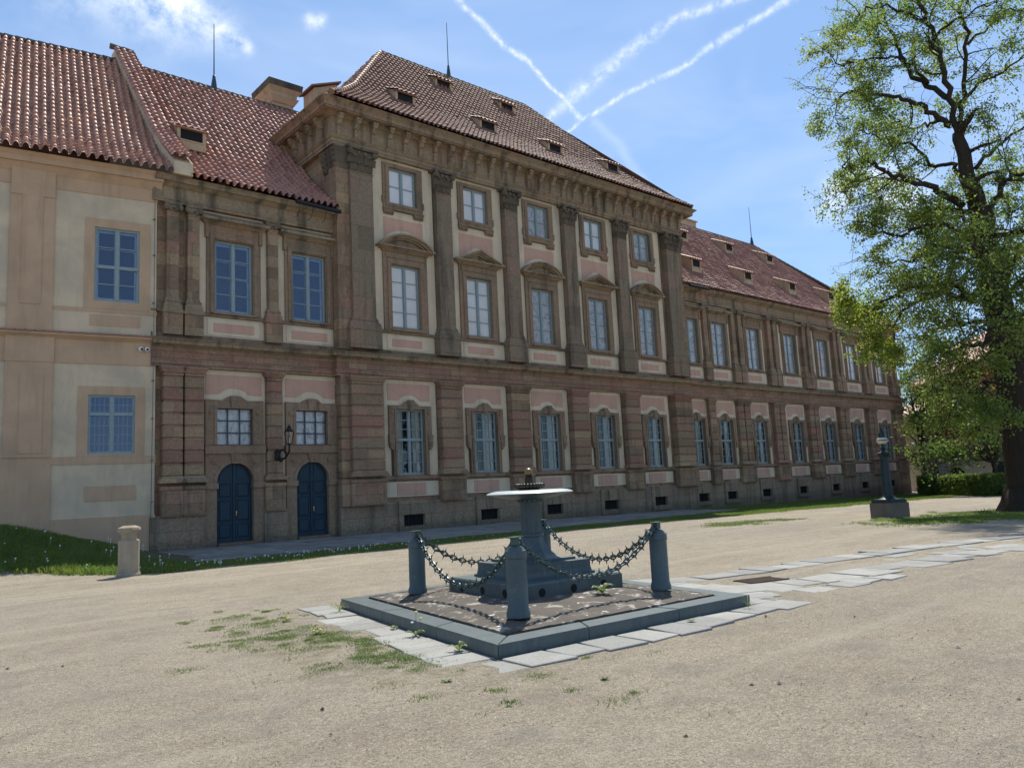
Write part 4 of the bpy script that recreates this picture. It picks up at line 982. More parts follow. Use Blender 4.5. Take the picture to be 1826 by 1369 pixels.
while k < .05: mb.loft((k+.01, k+.25, -.27, .03), 5.685, (k+.01, k+.25, -.05, .03), 5.77); k += .27
hp('string_course_tiles', mb, m_tileL).data.uv_layers.new(name='UVMap')
def hwin(W, rows, trans, grille):
    x0, x1, z0, z1 = W; c = (x0+x1)/2; hw = (x1-x0)/2
    fr = f_frame(hw, z0, z1, 1, rows, trans=trans, fw=.05); fr.v = [(x+c, y-YG+.07, z) for x, y, z in fr.v]; w_ = hp('window', fr, m_frame)
    p = f_pane(hw, z0, z1); p.v = [(x+c, y-YG+.07, z) for x, y, z in p.v]; hp('pane', p, m_glass2, par=w_)
    if grille:
        g = MB()
        for s_ in (-1, 1):
            for (a, b) in ((z0+.05, trans-.08), (trans+.08, z1-.08)):
                q0, q1 = sorted((c+s_*.08, c+s_*(hw-.08)))
                for k in range(1, 4): x = q0+(q1-q0)*k/4; g.box(x-.012, x+.012, .12, .14, a, b)
                for k in range(1, 4 if b < trans else 2): z = a+(b-a)*k/(4 if b < trans else 2); g.box(q0, q1, .118, .142, z-.012, z+.012)
        hp('grille', g, m_frame, par=w_)
    else:
        g = f_frame(hw*.92, z0+.06, z1-.06, 1, rows, trans=trans); g.v = [(x+c, y-YG+.19, z) for x, y, z in g.v]; hp('inner_frame', g, m_wframe, par=w_)
    hp('room', MB().box(x0-.02, x1+.02, .36, .38, z0-.02, z1+.02), m_dark, par=w_)
hwin(WU, (2, 2), 8.06, False); hwin(WL, (1, 1), 3.06, True); hwin(WU2, (2, 2), 8.06, False); hwin(WL2, (1, 1), 3.06, True)
profH = [(0., 11.56), (1.2, 12.45), (2.4, 13.48), (8.0, 19.45)]
roof('roof', profH, lambda q: -14., lambda q: .55, m_tileL, ho, rot=lambda u, a, b: (u+.18*max(0, a-0)*(0), a-.62, b+HZ), tw=.27, rowlen=.37, amp=.074, lift=.06, local=True)
mb = MB(); mb.add([(A0, 15.4, 11.56), (.5, 15.4, 11.56), (.5, 7.4, 19.45), (A0, 7.4, 19.45)], [(0, 1, 2, 3)]); hp('back_roof', mb, m_tileL).data.uv_layers.new(name='UVMap')
mb = hipcap([(A0, 7.4, 19.5), (.5, 7.4, 19.5)], .12); hp('ridge_tiles', mb, m_ridge, True)
mb = MB(); mb.tube([(.02, -.10, 11.5), (.02, -.12, 5.8), (.02, -.30, 5.6), (.02, -.12, 5.4), (-.02, -.1, -1.2)], .012, 5)
for z in (9.9, 8.6, 6.9, 4.2, 2.9, 1.5, .1): mb.box(-.02, .05, -.12, .0, z, z+.03)
hp('lightning_cable', mb, m_zinc)
for i, dx in enumerate((-.26, -.06)):
    c = HJ+Matrix.Rotation(TH, 3, 'Z') @ Vector((dx-.12, -.12, 5.27+HZ))
    t_ = thing('security_camera', ['small white round security camera on the salmon band, the left of two', 'small white round security camera on the salmon band, the right of two'][i], 'camera', c, TH, 'security cameras on the plaster house')
    mb = MB(); mb.sphere((0, 0, 0), .085, 14, 10); o = part('housing', mb, m_white, t_, 'all', local=True)
    mb = MB(); mb.sphere((.0 if i else .02, -.055, -.01), .045, 10, 8); part('lens', mb, m_iron, t_, 'all', local=True)
# ================================================================ wall lantern
ln = thing('wall_lantern', 'black wall lantern with glass panes on the pilaster between the two blue doors', 'lantern', (12.62, 27.55, 1.5))
lx, ly = 12.72, 27.18
mb = MB(); mb.lathe((12.55, 27.80, 1.62), [(.02, -.22), (.12, -.16), (.10, 0), (.13, .12), (.03, .22)], 10); mb.tube([(12.55, 27.8, 1.62), (12.58, 27.6, 1.42), (12.66, 27.35, 1.5), (lx, ly, 1.72), (lx, ly, 1.98)], [.05, .045, .04, .035, .03], 8); mb.tube([(12.56, 27.7, 1.72), (12.62, 27.5, 1.8), (12.68, 27.35, 1.68)], .03, 6); mb.sphere((12.58, 27.6, 1.42), .08, 8, 6)
part('bracket_arm', mb, m_iron, ln, True)
mb = MB()
for k in range(6):
    a = math.pi/3*k; c_, s_ = math.cos(a), math.sin(a); mb.tube([(lx+.10*c_, ly+.10*s_, 1.98), (lx+.19*c_, ly+.19*s_, 2.42)], .011, 5)
for r, z in ((.10, 1.98), (.19, 2.42)): mb.tube([(lx+r*math.cos(math.pi/3*k), ly+r*math.sin(math.pi/3*k), z) for k in range(7)], .014, 5)
mb.lathe((lx, ly, 2.42), [(.20, 0), (.08, .13), (.07, .17), (.085, .18), (.02, .24), (.015, .30)], 6)
part('lantern_frame', mb, m_iron, ln)
mb = MB(); mb.lathe((lx, ly, 1.99), [(.09, 0), (.18, .42)], 6); part('lantern_glass', mb, m_glass, ln)
mb = MB(); mb.lathe((lx, ly, 2.0), [(.03, 0), (.03, .12), (.02, .2)], 8); part('candle_bulb', mb, m_lampg, ln)
# ================================================================ paving along the facade
def paving(name, label, quads, m, th=.05):
    pass
def slab_field(mb, x0, x1, y0f, y1, zf, rows, gap=.02, jit=.03, lmin=.7, lmax=1.5):
    r2 = random.Random(11)
    for r in range(rows):
        x = x0(r)
        while x < x1:
            L = r2.uniform(lmin, lmax); xe = min(x+L, x1)
            ya0, ya1 = y0f(x)+(y1-y0f(x))*r/rows, y0f(x)+(y1-y0f(x))*(r+1)/rows; yb0, yb1 = y0f(xe)+(y1-y0f(xe))*r/rows, y0f(xe)+(y1-y0f(xe))*(r+1)/rows
            j = lambda: r2.uniform(-jit, jit); z = zf(x)+r2.uniform(-.012, .012)
            p = [(x+gap, ya0+gap+j()), (xe-gap, yb0+gap+j()), (xe-gap, yb1-gap), (x+gap, ya1-gap)]
            tilt = r2.uniform(-.008, .008)
            v = [(a, b, z-.10) for a, b in p]+[(a, b, z+tilt*(1 if i < 2 else -1)) for i, (a, b) in enumerate(p)]
            mb.add(v, [(0, 3, 2, 1), (4, 5, 6, 7), (0, 1, 5, 4), (1, 2, 6, 5), (2, 3, 7, 6), (3, 0, 4, 7)]); x = xe
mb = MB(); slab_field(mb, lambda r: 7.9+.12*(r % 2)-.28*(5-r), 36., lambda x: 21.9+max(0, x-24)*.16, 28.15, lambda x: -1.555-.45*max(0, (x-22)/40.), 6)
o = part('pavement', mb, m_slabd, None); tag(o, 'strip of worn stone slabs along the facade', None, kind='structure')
# ================================================================ FOUNTAIN
FC = (7.5, 8.35)
Fo, Lo, Ro = Vector((4.95, 6.08)), Vector((5.77, 10.68)), Vector((8.89, 5.84))
Bo = Lo+Ro-Fo
def inset(d):
    u = (Ro-Fo).normalized(); v = (Lo-Fo).normalized(); return [Fo+u*d+v*d, Ro-u*d+v*d, Bo-u*d-v*d, Lo+u*d-v*d]
ku = thing('stone_kerb', 'low teal grey painted kerb forming a square around the fountain', 'kerb', (7.3, 8.3, -1.66))
O, I = inset(0), inset(.30)
for k in range(4):
    a, b, c, d = O[k], O[(k+1) % 4], I[(k+1) % 4], I[k]
    mb = MB(); n = (3, 3, 3, 3)[k]; cuts = [0, .30, .66, 1.] if k == 0 else [0, .35, .7, 1.]
    for s0, s1 in zip(cuts, cuts[1:]):
        e = .0012; q = [a.lerp(b, s0+e), a.lerp(b, s1-e), d.lerp(c, s1-e), d.lerp(c, s0+e)]; z = -1.49+random.uniform(-.003, .003)
        cen = sum(q, Vector((0, 0)))/4; q2 = [p+(cen-p).normalized()*.012 for p in q]
        v = [(p.x, p.y, -1.75) for p in q]+[(p.x, p.y, z-.012) for p in q]+[(p.x, p.y, z) for p in q2]
        mb.add(v, [(0, 3, 2, 1), (8, 9, 10, 11)]+[(i+4*l, (i+1) % 4+4*l, (i+1) % 4+4+4*l, i+4+4*l) for l in (0, 1) for i in range(4)])
    part('kerb_stone', mb, m_paint, ku)
pl = inset(.33)
mb = MB(); n = 24; vs = []
for j in range(n+1):
    for i in range(n+1):
        p = pl[0].lerp(pl[1], i/n).lerp(pl[3].lerp(pl[2], i/n), j/n); a, b = i/n*2-1, j/n*2-1
        z = -1.475+.10*(1-max(abs(a), abs(b))**2)+.006*math.sin(i*2.1+j)*math.cos(j*1.7)
        vs.append((p.x, p.y, z))
mb.add(vs, [(j*(n+1)+i, j*(n+1)+i+1, (j+1)*(n+1)+i+1, (j+1)*(n+1)+i) for j in range(n) for i in range(n)])
rim = [0, n, (n+1)*(n+1)-1, (n+1)*n]
for a, b in zip(rim, rim[1:]+rim[:1]):
    va, vb = vs[a], vs[b]; mb.add([va, vb, (vb[0], vb[1], -1.7), (va[0], va[1], -1.7)], [(0, 1, 2, 3)])
o = part('concrete_platform', mb, m_conc, None, True); tag(o, 'dark aged concrete slab with pale lichen patches inside the painted kerb', 'platform')
fo = thing('fountain', 'dark teal fountain with fluted column, wide bowl toned pale as sunlit and brown ball on top', 'fountain', (FC[0], FC[1], -1.37))
ux = (Ro-Fo).normalized(); uy = (Lo-Fo).normalized(); ANG = math.atan2(ux.y, ux.x)-R_(2.)
def sq(h): 
    c, s_ = math.cos(ANG), math.sin(ANG); return [(FC[0]+c*a-s_*b, FC[1]+s_*a+c*b) for a, b in ((-h, -h), (h, -h), (h, h), (-h, h))]
def sqloft(mb, h0, z0, h1, z1):
    v = [(x, y, z0) for x, y in sq(h0)]+[(x, y, z1) for x, y in sq(h1)]
    mb.add(v, [(0, 3, 2, 1), (4, 5, 6, 7), (0, 1, 5, 4), (1, 2, 6, 5), (2, 3, 7, 6), (3, 0, 4, 7)])
mb = MB(); sqloft(mb, .86, -1.42, .86, -1.235); sqloft(mb, .86, -1.235, .84, -1.215); b0 = part('step', mb, m_paint, fo)
mb = MB(); c, s_ = math.cos(ANG), math.sin(ANG)
for fx, fy, nx_, ny_ in ((0, -1, 1, 0), (-1, 0, 0, 1)):
    for t_ in (-.52, 0., .52):
        ex, ey = (t_, -.8615) if fy else (-.8615, t_)
        pts = []
        for k in range(14):
            a = 2*math.pi*k/14; du, dz = .055*math.cos(a), .055*math.sin(a); lx_, ly_ = (ex+du, ey) if fy else (ex, ey+du)
            pts.append((FC[0]+c*lx_-s_*ly_, FC[1]+s_*lx_+c*ly_, -1.335+dz))
        mb.add(pts, [tuple(range(14))])
part('drain_hole', mb, m_dark, b0)
mb = MB(); sqloft(mb, .60, -1.22, .60, -1.18); sqloft(mb, .575, -1.18, .56, -1.12); sqloft(mb, .56, -1.12, .56, -1.02); part('plinth_block', mb, m_paint, fo)
def sqround(mb, prof, n=32):
    o = len(mb.v)
    for h, p, z, fl in prof:      # p: 0 round .. 1 square
        for k in range(n):
            a = 2*math.pi*k/n; cx_, sx_ = math.cos(a), math.sin(a); m_ = max(abs(cx_), abs(sx_)); r = h*((1-p)+p/m_)*(1-(fl if k % 4 == 2 else (fl*.7 if k % 4 in (1, 3) else 0)))
            xx, yy = r*cx_, r*sx_; mb.v.append((FC[0]+c*xx-s_*yy, FC[1]+s_*xx+c*yy, z))
    for i in range(len(prof)-1):
        for k in range(n): k2 = (k+1) % n; mb.f.append((o+i*n+k, o+i*n+k2, o+(i+1)*n+k2, o+(i+1)*n+k))
    mb.f.append(tuple(o+k for k in range(n-1, -1, -1))); mb.f.append(tuple(o+(len(prof)-1)*n+k for k in range(n)))
mb = MB(); sqround(mb, [(.42, 1, -1.02, 0), (.42, 1, -.985, 0)]); sqround(mb, [(.39, .8, -.985, .04), (.31, .6, -.965, .08), (.245, .4, -.92, .10), (.205, .2, -.85, .10), (.175, 0, -.76, .10), (.155, 0, -.69, .08)])
part('flared_base', mb, m_paint, fo, True)
mb = MB(); mb.lathe((FC[0], FC[1], 0), [(.155, -.69), (.17, -.685), (.17, -.65), (.155, -.645)], 24); mb.lathe((FC[0], FC[1], 0), [(.148, -.645), (.143, -.22), (.145, -.215)], 24, .16)
part('column', mb, m_paint, fo, True)
mb = MB(); mb.lathe((FC[0], FC[1], 0), [(.14, -.215), (.15, -.205), (.175, -.175), (.20, -.17)], 24)
for k in range(16):
    a = 2*math.pi*k/16; mb.sphere((FC[0]+.165*math.cos(a), FC[1]+.165*math.sin(a), -.19), .028, 6, 5)
part('collar', mb, m_paint, fo, True)
mb = MB(); mb.lathe((FC[0], FC[1], 0), [(.30, -.085), (.605, -.096), (.612, -.090), (.59, -.076), (.53, -.058), (.46, -.05), (.40, -.05), (.30, -.058), (.15, -.05)], 64)
bo = part('bowl', mb, m_paintsun, fo, True)
mb = MB(); mb.lathe((FC[0], FC[1], 0), [(.12, -.185), (.28, -.168), (.43, -.138), (.54, -.113), (.60, -.0985), (.29, -.088)], 64); part('underside', mb, m_paint, bo, True)  # darker paint here carries the shade beneath the bowl
mb = MB(); mb.lathe((FC[0], FC[1], 0), [(.15, -.06), (.145, -.03), (.16, -.01), (.19, .0), (.19, .03), (.12, .045)], 28)
for k in range(26):
    a = 2*math.pi*k/26; mb.sphere((FC[0]+.19*math.cos(a), FC[1]+.19*math.sin(a), .005), .034, 7, 6, 1.1)
part('leaf_ring', mb, m_bronze, fo, True)
mb = MB(); mb.lathe((FC[0], FC[1], 0), [(.058, .04), (.058, .125), (.03, .13)], 18); mb.lathe((FC[0], FC[1], 0), [(.112, .130), (.112, .136)], 24); mb.tube([(FC[0]+.09, FC[1]-.03, .04), (FC[0]+.09, FC[1]-.03, .14)], .004, 5)
part('spout', mb, m_bronze, fo, True)
mb = MB(); mb.sphere((FC[0], FC[1], .195), .064, 20, 14); part('ball', mb, m_ball, fo, 'all')
# bollards
BP = [Vector((5.85, 6.80)), Vector((8.36, 6.82)), Vector((8.95, 9.68)), Vector((6.42, 9.63))]
BL = ['teal grey bollard nearest the camera, in front of the fountain', 'teal grey bollard on the right side of the fountain', 'teal grey bollard half hidden behind the fountain column', 'teal grey bollard on the left side of the fountain']
for p, lb in zip(BP, BL):
    b_ = thing('bollard', lb, 'bollard', (p.x, p.y, -1.42), 0, 'bollards at the corners of the fountain')
    mb = MB(); mb.lathe((p.x, p.y, -1.42), [(.134, 0), (.134, .055), (.126, .07), (.124, .085), (.117, .10), (.115, .60), (.115, .63), (.124, .64), (.125, .69), (.120, .70)], 12 if False else 28); part('shaft', mb, m_paint, b_, True)
    mb = MB(); mb.lathe((p.x, p.y, -.72), [(.122, 0), (.120, .02), (.10, .032), (.092, .05), (.06, .07), (.02, .078)], 28); part('cap', mb, m_paint, b_, True)
    mb = MB(); mb.box(p.x-.035, p.x+.035, p.y-.035, p.y+.035, -.64, -.56); mb.box(p.x-.075, p.x+.075, p.y-.06, p.y+.06, -.56, -.548); part('chain_bracket', mb, m_chain, b_)
# chains
def chain(p, q, sag, lb):
    a = Vector((p.x, p.y, -.585)); b = Vector((q.x, q.y, -.585)); dv = (b-a).normalized(); a = a+dv*.03; b = b-dv*.03
    N = 200; P = [a.lerp(b, k/N)-Vector((0, 0, sag*(1-((2*k/N-1)**2)*.9-.1*(2*k/N-1)**4))) for k in range(N+1)]
    L = [0]
    for k in range(N): L.append(L[-1]+(P[k+1]-P[k]).length)
    def at(s):
        import bisect
        i = min(max(bisect.bisect(L, s)-1, 0), N-1); f = (s-L[i])/(L[i+1]-L[i]); return P[i].lerp(P[i+1], f), (P[i+1]-P[i]).normalized()
    pitch = .088; nl = int(L[-1]/pitch); mb = MB(); side = dv.cross(Vector((0, 0, 1))).normalized()
    for k in range(nl):
        c_, d_ = at((k+.5)*L[-1]/nl); up = side.cross(d_).normalized()
        w_ = (side if k % 2 else up); hl, hw = .058, .027
        cs = [c_+d_*hl+w_*hw*.6, c_+d_*hl*.55+w_*hw, c_-d_*hl*.55+w_*hw, c_-d_*hl+w_*hw*.6, c_-d_*hl-w_*hw*.6, c_-d_*hl*.55-w_*hw, c_+d_*hl*.55-w_*hw, c_+d_*hl-w_*hw*.6]
        mb.tube(cs+cs[:1], .011, 6, False)
        if k % 2 == 0:
            for sg in (-1, 1):
                s0 = c_+up*sg*hw; mb.tube([s0, s0+up*sg*.028, s0+up*sg*.062+d_*.008], [.012, .009, .0015], 5)
        else:
            for sg in (-1, 1):
                s0 = c_+side*sg*hw; mb.tube([s0, s0+side*sg*.025+up*.012, s0+side*sg*.045+up*.035], [.012, .008, .0015], 5)
    mb.sphere(tuple(a), .026, 8, 6); mb.sphere(tuple(b), .026, 8, 6)
    o = part('spiked_chain', mb, m_chain, None, True); tag(o, lb, 'chain', 'spiked chains slung between the bollards')
chain(BP[3], BP[0], .62, 'spiked chain hanging from the left bollard to the nearest bollard')
chain(BP[0], BP[1], .53, 'spiked chain hanging from the nearest bollard to the right bollard')
chain(BP[1], BP[2], .52, 'spiked chain hanging from the right bollard to the one behind the column')
chain(BP[2], BP[3], .52, 'spiked chain behind the fountain, from the left bollard to the hidden bollard')
# slabs round the kerb and drain channel
mb = MB(); r2 = random.Random(5)
def slab(p, z, th=.09):
    p = [Vector(q)+Vector((r2.uniform(-.022, .022), r2.uniform(-.022, .022))) for q in p]; cen = sum(p, Vector((0, 0)))/4; v = [(q.x, q.y, z-th) for q in p]+[(q.x, q.y, z-.006+r2.uniform(-.004, .004)) for q in p]
    p2 = [q+(cen-q).normalized()*.015 for q in p]; v += [(q.x, q.y, z+v[4+i][2]-z+.006) for i, q in enumerate(p2)]
    mb.add(v, [(0, 3, 2, 1), (8, 9, 10, 11)]+[(i+4*l, (i+1) % 4+4*l, (i+1) % 4+4+4*l, i+4+4*l) for l in (0, 1) for i in range(4)])
def kz(x, y): return float(gh(x, y))
u = (Ro-Fo).normalized(); v = (Lo-Fo).normalized(); nu = Vector((u.y, -u.x)); nv = Vector((-v.y, v.x))
s_ = -.02
while s_ < 4.2:
    L = r2.uniform(.42, .62); w_ = r2.uniform(.40, .58); a = Fo+u*(s_+.008)-Vector((0, 0)); b = Fo+u*(s_+L-.008)
    sk = u*r2.uniform(-.03, .03); slab([a+nu*.02, a+nu*w_+sk, b+nu*(w_+r2.uniform(-.03, .03))+sk, b+nu*.02], kz(a.x, a.y)+.022+r2.uniform(-.006, .008)); s_ += L
s_ = .05
while s_ < 4.85:
    L = r2.uniform(.30, .62); w_ = r2.uniform(.38, .62); a = Fo+v*(s_+.012); b = Fo+v*(s_+L-.012)
    slab([a+nv*.02, b+nv*.02, b+nv*(w_+r2.uniform(-.04, .04)), a+nv*w_], kz(a.x, a.y)+.02+r2.uniform(-.008, .006)); s_ += L
slab([Fo+nu*.02+nv*.0, Fo+nu*.02-nu*0+nv*.55+v*.02, Fo+nv*.55+nu*.52, Fo+nu*.52-u*.02], kz(*Fo)+.012)
# back and right sides of the kerb
s_ = 0
while s_ < 4.6:
    L = r2.uniform(.4, .7); w_ = r2.uniform(.45, .6); a = Ro+v*(s_+.01); b = Ro+v*(s_+L-.01)
    slab([a-nv*.02, a-nv*w_, b-nv*w_, b-nv*.02], kz(a.x, a.y)+.02+r2.uniform(-.006, .006)); s_ += L
for off, smax in ((.62, 2.6), (1.16, 1.9)):
    s_ = .1
    while s_ < smax:
        L = r2.uniform(.35, .65); w_ = r2.uniform(.42, .54); a = Ro+v*(s_+.01); b = Ro+v*(s_+L-.01); s_ += L
        slab([a-nv*off, a-nv*(off+w_), b-nv*(off+w_), b-nv*off], kz(a.x, a.y)+.012+r2.uniform(-.008, .006))
# drain channel running off to the right
CLN = [Vector(q) for q in ((9.35, 8.3), (10.5, 7.45), (11.6, 7.15), (13.2, 6.9), (15.6, 6.45), (18.4, 5.75), (22., 4.6), (27., 2.6))]
def cl_at(s):
    for a, b in zip(CLN, CLN[1:]):
        l = (b-a).length
        if s <= l: return a.lerp(b, s/l), (b-a).normalized()
        s -= l
    return b, (b-a).normalized()
for row, (o0, wr) in enumerate(((-1.0, .5), (-.46, .42), (.02, .34), (.38, .5))):
    s_ = r2.uniform(-.1, .2)
    while s_ < 18.5:
        L = r2.uniform(.35, .95); c0, d0_ = cl_at(max(s_, 0)); c1_, d1_ = cl_at(s_+L-.02); n0, n1 = Vector((-d0_.y, d0_.x)), Vector((-d1_.y, d1_.x))
        o1 = o0+wr+(r2.uniform(-.05, .22) if row == 3 else -.02); oo = o0-(r2.uniform(0, .35) if row == 0 else 0)
        if r2.random() < (.03 if row in (0, 3) else .08): s_ += L; continue
        if row == 1 and 1.75 < s_+L/2 < 2.45: s_ += L; continue
        z = kz(c0.x, c0.y)+.020-(.02 if row in (1, 2) else 0)+r2.uniform(-.01, .01)
        slab([c0+n0*oo, c1_+n1*(oo+r2.uniform(-.04, .04)), c1_+n1*o1, c0+n0*(o1+r2.uniform(-.04, .04))], z); s_ += L
for _ in range(10):
    s_ = r2.uniform(.3, 3.2); c0, d0_ = cl_at(s_); n0 = Vector((-d0_.y, d0_.x)); oo = -1.55-r2.uniform(0, .3); slab([c0+n0*oo, c0+d0_*.5+n0*(oo+.05), c0+d0_*.5+n0*(oo+.45), c0+n0*(oo+.42)], kz(c0.x, c0.y)+.012+r2.uniform(0, .008))
o = part('stone_path', mb, m_slab, None); tag(o, 'pale worn stone slabs round the kerb and along the drain channel', None, kind='structure')
c0, d0_ = cl_at(2.1); n0 = Vector((-d0_.y, d0_.x)); gr = thing('drain_grate', 'rusty iron drain grate sunk between the pale slabs', 'grate', (c0.x, c0.y, -1.6))
mb = MB()
zz = kz(c0.x, c0.y)
def rq(a, b, c_, d_): return [c0+d0_*a+n0*c_, c0+d0_*b+n0*c_, c0+d0_*b+n0*d_, c0+d0_*a+n0*d_]
mb.prismz([tuple(p) for p in rq(-.36, .36, -.42, -.04)], zz-.02, zz+.006); part('pit', mb, m_dark, gr)
mb = MB()
for k in range(12): a = -.35+k*.06; mb.prismz([tuple(p) for p in rq(a, a+.025, -.41, -.05)], zz+.007, zz+.016)
mb.prismz([tuple(p) for p in rq(-.38, .38, -.44, -.42)], zz+.0, zz+.02); mb.prismz([tuple(p) for p in rq(-.38, .38, -.04, -.02)], zz, zz+.02)
m_rusty = simple('rusty_iron', (.09, .06, .045), .9); part('bars', mb, m_rusty, gr)
# ================================================================ stone post left
po = thing('stone_post', 'weathered octagonal stone post with moulded cap on the grass verge', 'post', (5.38, 20.05, -1.62))
def octo(mb, x, y, prof): mb.lathe((x, y, 0), prof, 8)
mb = MB(); octo(mb, 5.38, 20.05, [(.275, -1.75), (.275, -1.56), (.245, -1.51)]); octo(mb, 5.38, 20.05, [(.235, -1.52), (.235, -.79), (.215, -.77)]); part('shaft', mb, m_post, po)
mb = MB(); octo(mb, 5.38, 20.05, [(.19, -.78), (.165, -.73), (.185, -.63), (.245, -.58), (.265, -.54), (.245, -.49), (.14, -.445)]); part('cap', mb, m_post, po, True)
# ================================================================ lamp post right
LP = Vector((27.2, 12.15)); lz = float(gh(LP.x, LP.y))
lp = thing('lamp_post', 'dark green cast iron lamp column with flat opal shade on a stone block', 'street lamp', (LP.x, LP.y, lz))
a_ = R_(-14)
def rbox(mb, cx, cy, hx, hy, z0, z1, h2=None):
    c, s_ = math.cos(a_), math.sin(a_)
    def q(hx, hy, z): return [(cx+c*a-s_*b, cy+s_*a+c*b, z) for a, b in ((-hx, -hy), (hx, -hy), (hx, hy), (-hx, hy))]
    h2 = h2 or (hx, hy); mb.add(q(hx, hy, z0)+q(h2[0], h2[1], z1), [(0, 3, 2, 1), (4, 5, 6, 7), (0, 1, 5, 4), (1, 2, 6, 5), (2, 3, 7, 6), (3, 0, 4, 7)])
mb = MB(); rbox(mb, LP.x, LP.y, .43, .43, lz-.15, lz+.52); part('stone_block', mb, m_blockst, lp)
mb = MB(); rbox(mb, LP.x, LP.y, .39, .39, lz+.52, lz+.60); rbox(mb, LP.x, LP.y, .36, .36, lz+.60, lz+.64); mb.lathe((LP.x, LP.y, lz+.64), [(.34, 0), (.24, .03), (.17, .10), (.15, .14)], 16); part('base_plate', mb, m_lampp, lp, True)
B0 = lz+.60; KZ = .80
def lat(prof, n=16, fl=0.): mb.lathe((LP.x, LP.y, B0), [(r, z*KZ if z < 2.66 else 2.66*KZ+(z-2.66)*1.5) for r, z in prof], n, fl)
mb = MB(); lat([(.15, .15), (.165, .3), (.155, .9), (.145, 1.3), (.13, 1.75), (.14, 1.82), (.15, 1.84)], 20, .12); lat([(.15, 1.84), (.13, 1.88), (.19, 1.98), (.205, 2.0), (.10, 2.03), (.07, 2.05)], 16)
for k in range(8):
    a = 2*math.pi*k/8; mb.tube([(LP.x+.12*math.cos(a), LP.y+.12*math.sin(a), B0+1.85*KZ), (LP.x+.19*math.cos(a), LP.y+.19*math.sin(a), B0+1.98*KZ), (LP.x+.23*math.cos(a), LP.y+.23*math.sin(a), B0+1.95*KZ)], [.03, .03, .015], 6)
lat([(.06, 2.03), (.05, 2.1), (.10, 2.18), (.05, 2.24), (.05, 2.32), (.09, 2.38)], 14)
part('column', mb, m_lampp, lp, True)
mb = MB(); lat([(.10, 2.38), (.17, 2.46), (.195, 2.51), (.16, 2.515)], 20); lat([(.16, 2.54), (.195, 2.545), (.15, 2.63), (.06, 2.66)], 20); part('lamp_shade', mb, m_lampg, lp, True)
mb = MB(); lat([(.185, 2.512), (.205, 2.52), (.205, 2.535), (.185, 2.545)], 20); lat([(.06, 2.65), (.10, 2.66), (.09, 2.75), (.12, 2.76), (.05, 2.80), (.03, 2.86), (.01, 2.9)], 12); part('finial', mb, m_lampp, lp, True)
#INSERT_VEG
# ================================================================ VEGETATION
def ray(px, py):
    return F_+Rt*((px-913)/FPX)-Up*((py-684.5)/FPX)
def P3(px, py, dist, dd=0.):       # a point seen in that direction at a horizontal distance
    r = ray(px, py); return r*((dist+dd)/math.hypot(r.x, r.y))
def leaves(mb_v, mb_f, pts, size, nrm_up=.35):
    pass
class Leafer:
    def __init__(s, seed=1): s.r = np.random.default_rng(seed); s.c = []; s.s = []
    def add(s, pts, spread, n, size):
        pts = np.asarray(pts, float)
        if len(pts) == 0: return
        X, Y, Z = pts.T; q = np.sin(X*1.9+Z*1.1+1.)*np.sin(Y*2.1-Z*.7)+np.sin(Z*2.6+X*.8)*.8+.35*np.sin(X*5.1+Y*4.3+Z*4.7)
        w_ = np.clip(.35+.75*q, .03, 1.3); w_ /= w_.sum()
        idx = s.r.choice(len(pts), n, p=w_); s.c.append(pts[idx]+s.r.normal(0, spread, (n, 3))*np.array([1, 1, .8])); s.s.append(size*s.r.uniform(.65, 1.25, n))
    def build(s, name, m, parent, aspect=.82, droop=.5):
        c = np.concatenate(s.c); sz = np.concatenate(s.s); n = len(c); r = s.r
        d = r.normal(0, 1, (n, 3)); d[:, 2] -= droop; d /= np.linalg.norm(d, axis=1)[:, None]
        q = r.normal(0, 1, (n, 3)); nn = np.cross(d, q); nn /= np.linalg.norm(nn, axis=1)[:, None]; sd = np.cross(nn, d)
        L = sz[:, None]; W = L*aspect*.5
        v = np.stack([c, c+d*L*.42+sd*W+nn*L*.07, c+d*L, c+d*L*.42-sd*W+nn*L*.07], 1).reshape(-1, 3)
        org = np.asarray(absloc(parent)); v = v-org
        me = bpy.data.meshes.new(name); me.vertices.add(4*n); me.vertices.foreach_set('co', v.astype(np.float32).ravel())
        me.loops.add(4*n); me.loops.foreach_set('vertex_index', np.arange(4*n, dtype=np.int32)); me.polygons.add(n)
        me.polygons.foreach_set('loop_start', np.arange(0, 4*n, 4, dtype=np.int32)); me.polygons.foreach_set('loop_total', np.full(n, 4, np.int32))
        me.update(calc_edges=True); me.materials.append(m)
        o = bpy.data.objects.new(name, me); COL.objects.link(o)
        if parent: o.parent = parent
        ABS[o.name] = Vector(org); return o
def smoothline(pts, k=5):
    out_ = []
    P = [pts[0]]+list(pts)+[pts[-1]]
    for i in range(1, len(P)-2):
        for j in range(k):
            t_ = j/k; a, b, c, d = P[i-1], P[i], P[i+1], P[i+2]
            out_.append(.5*((2*b)+(-a+c)*t_+(2*a-5*b+4*c-d)*t_*t_+(-a+3*b-3*c+d)*t_**3))
    out_.append(P[-2]); return out_
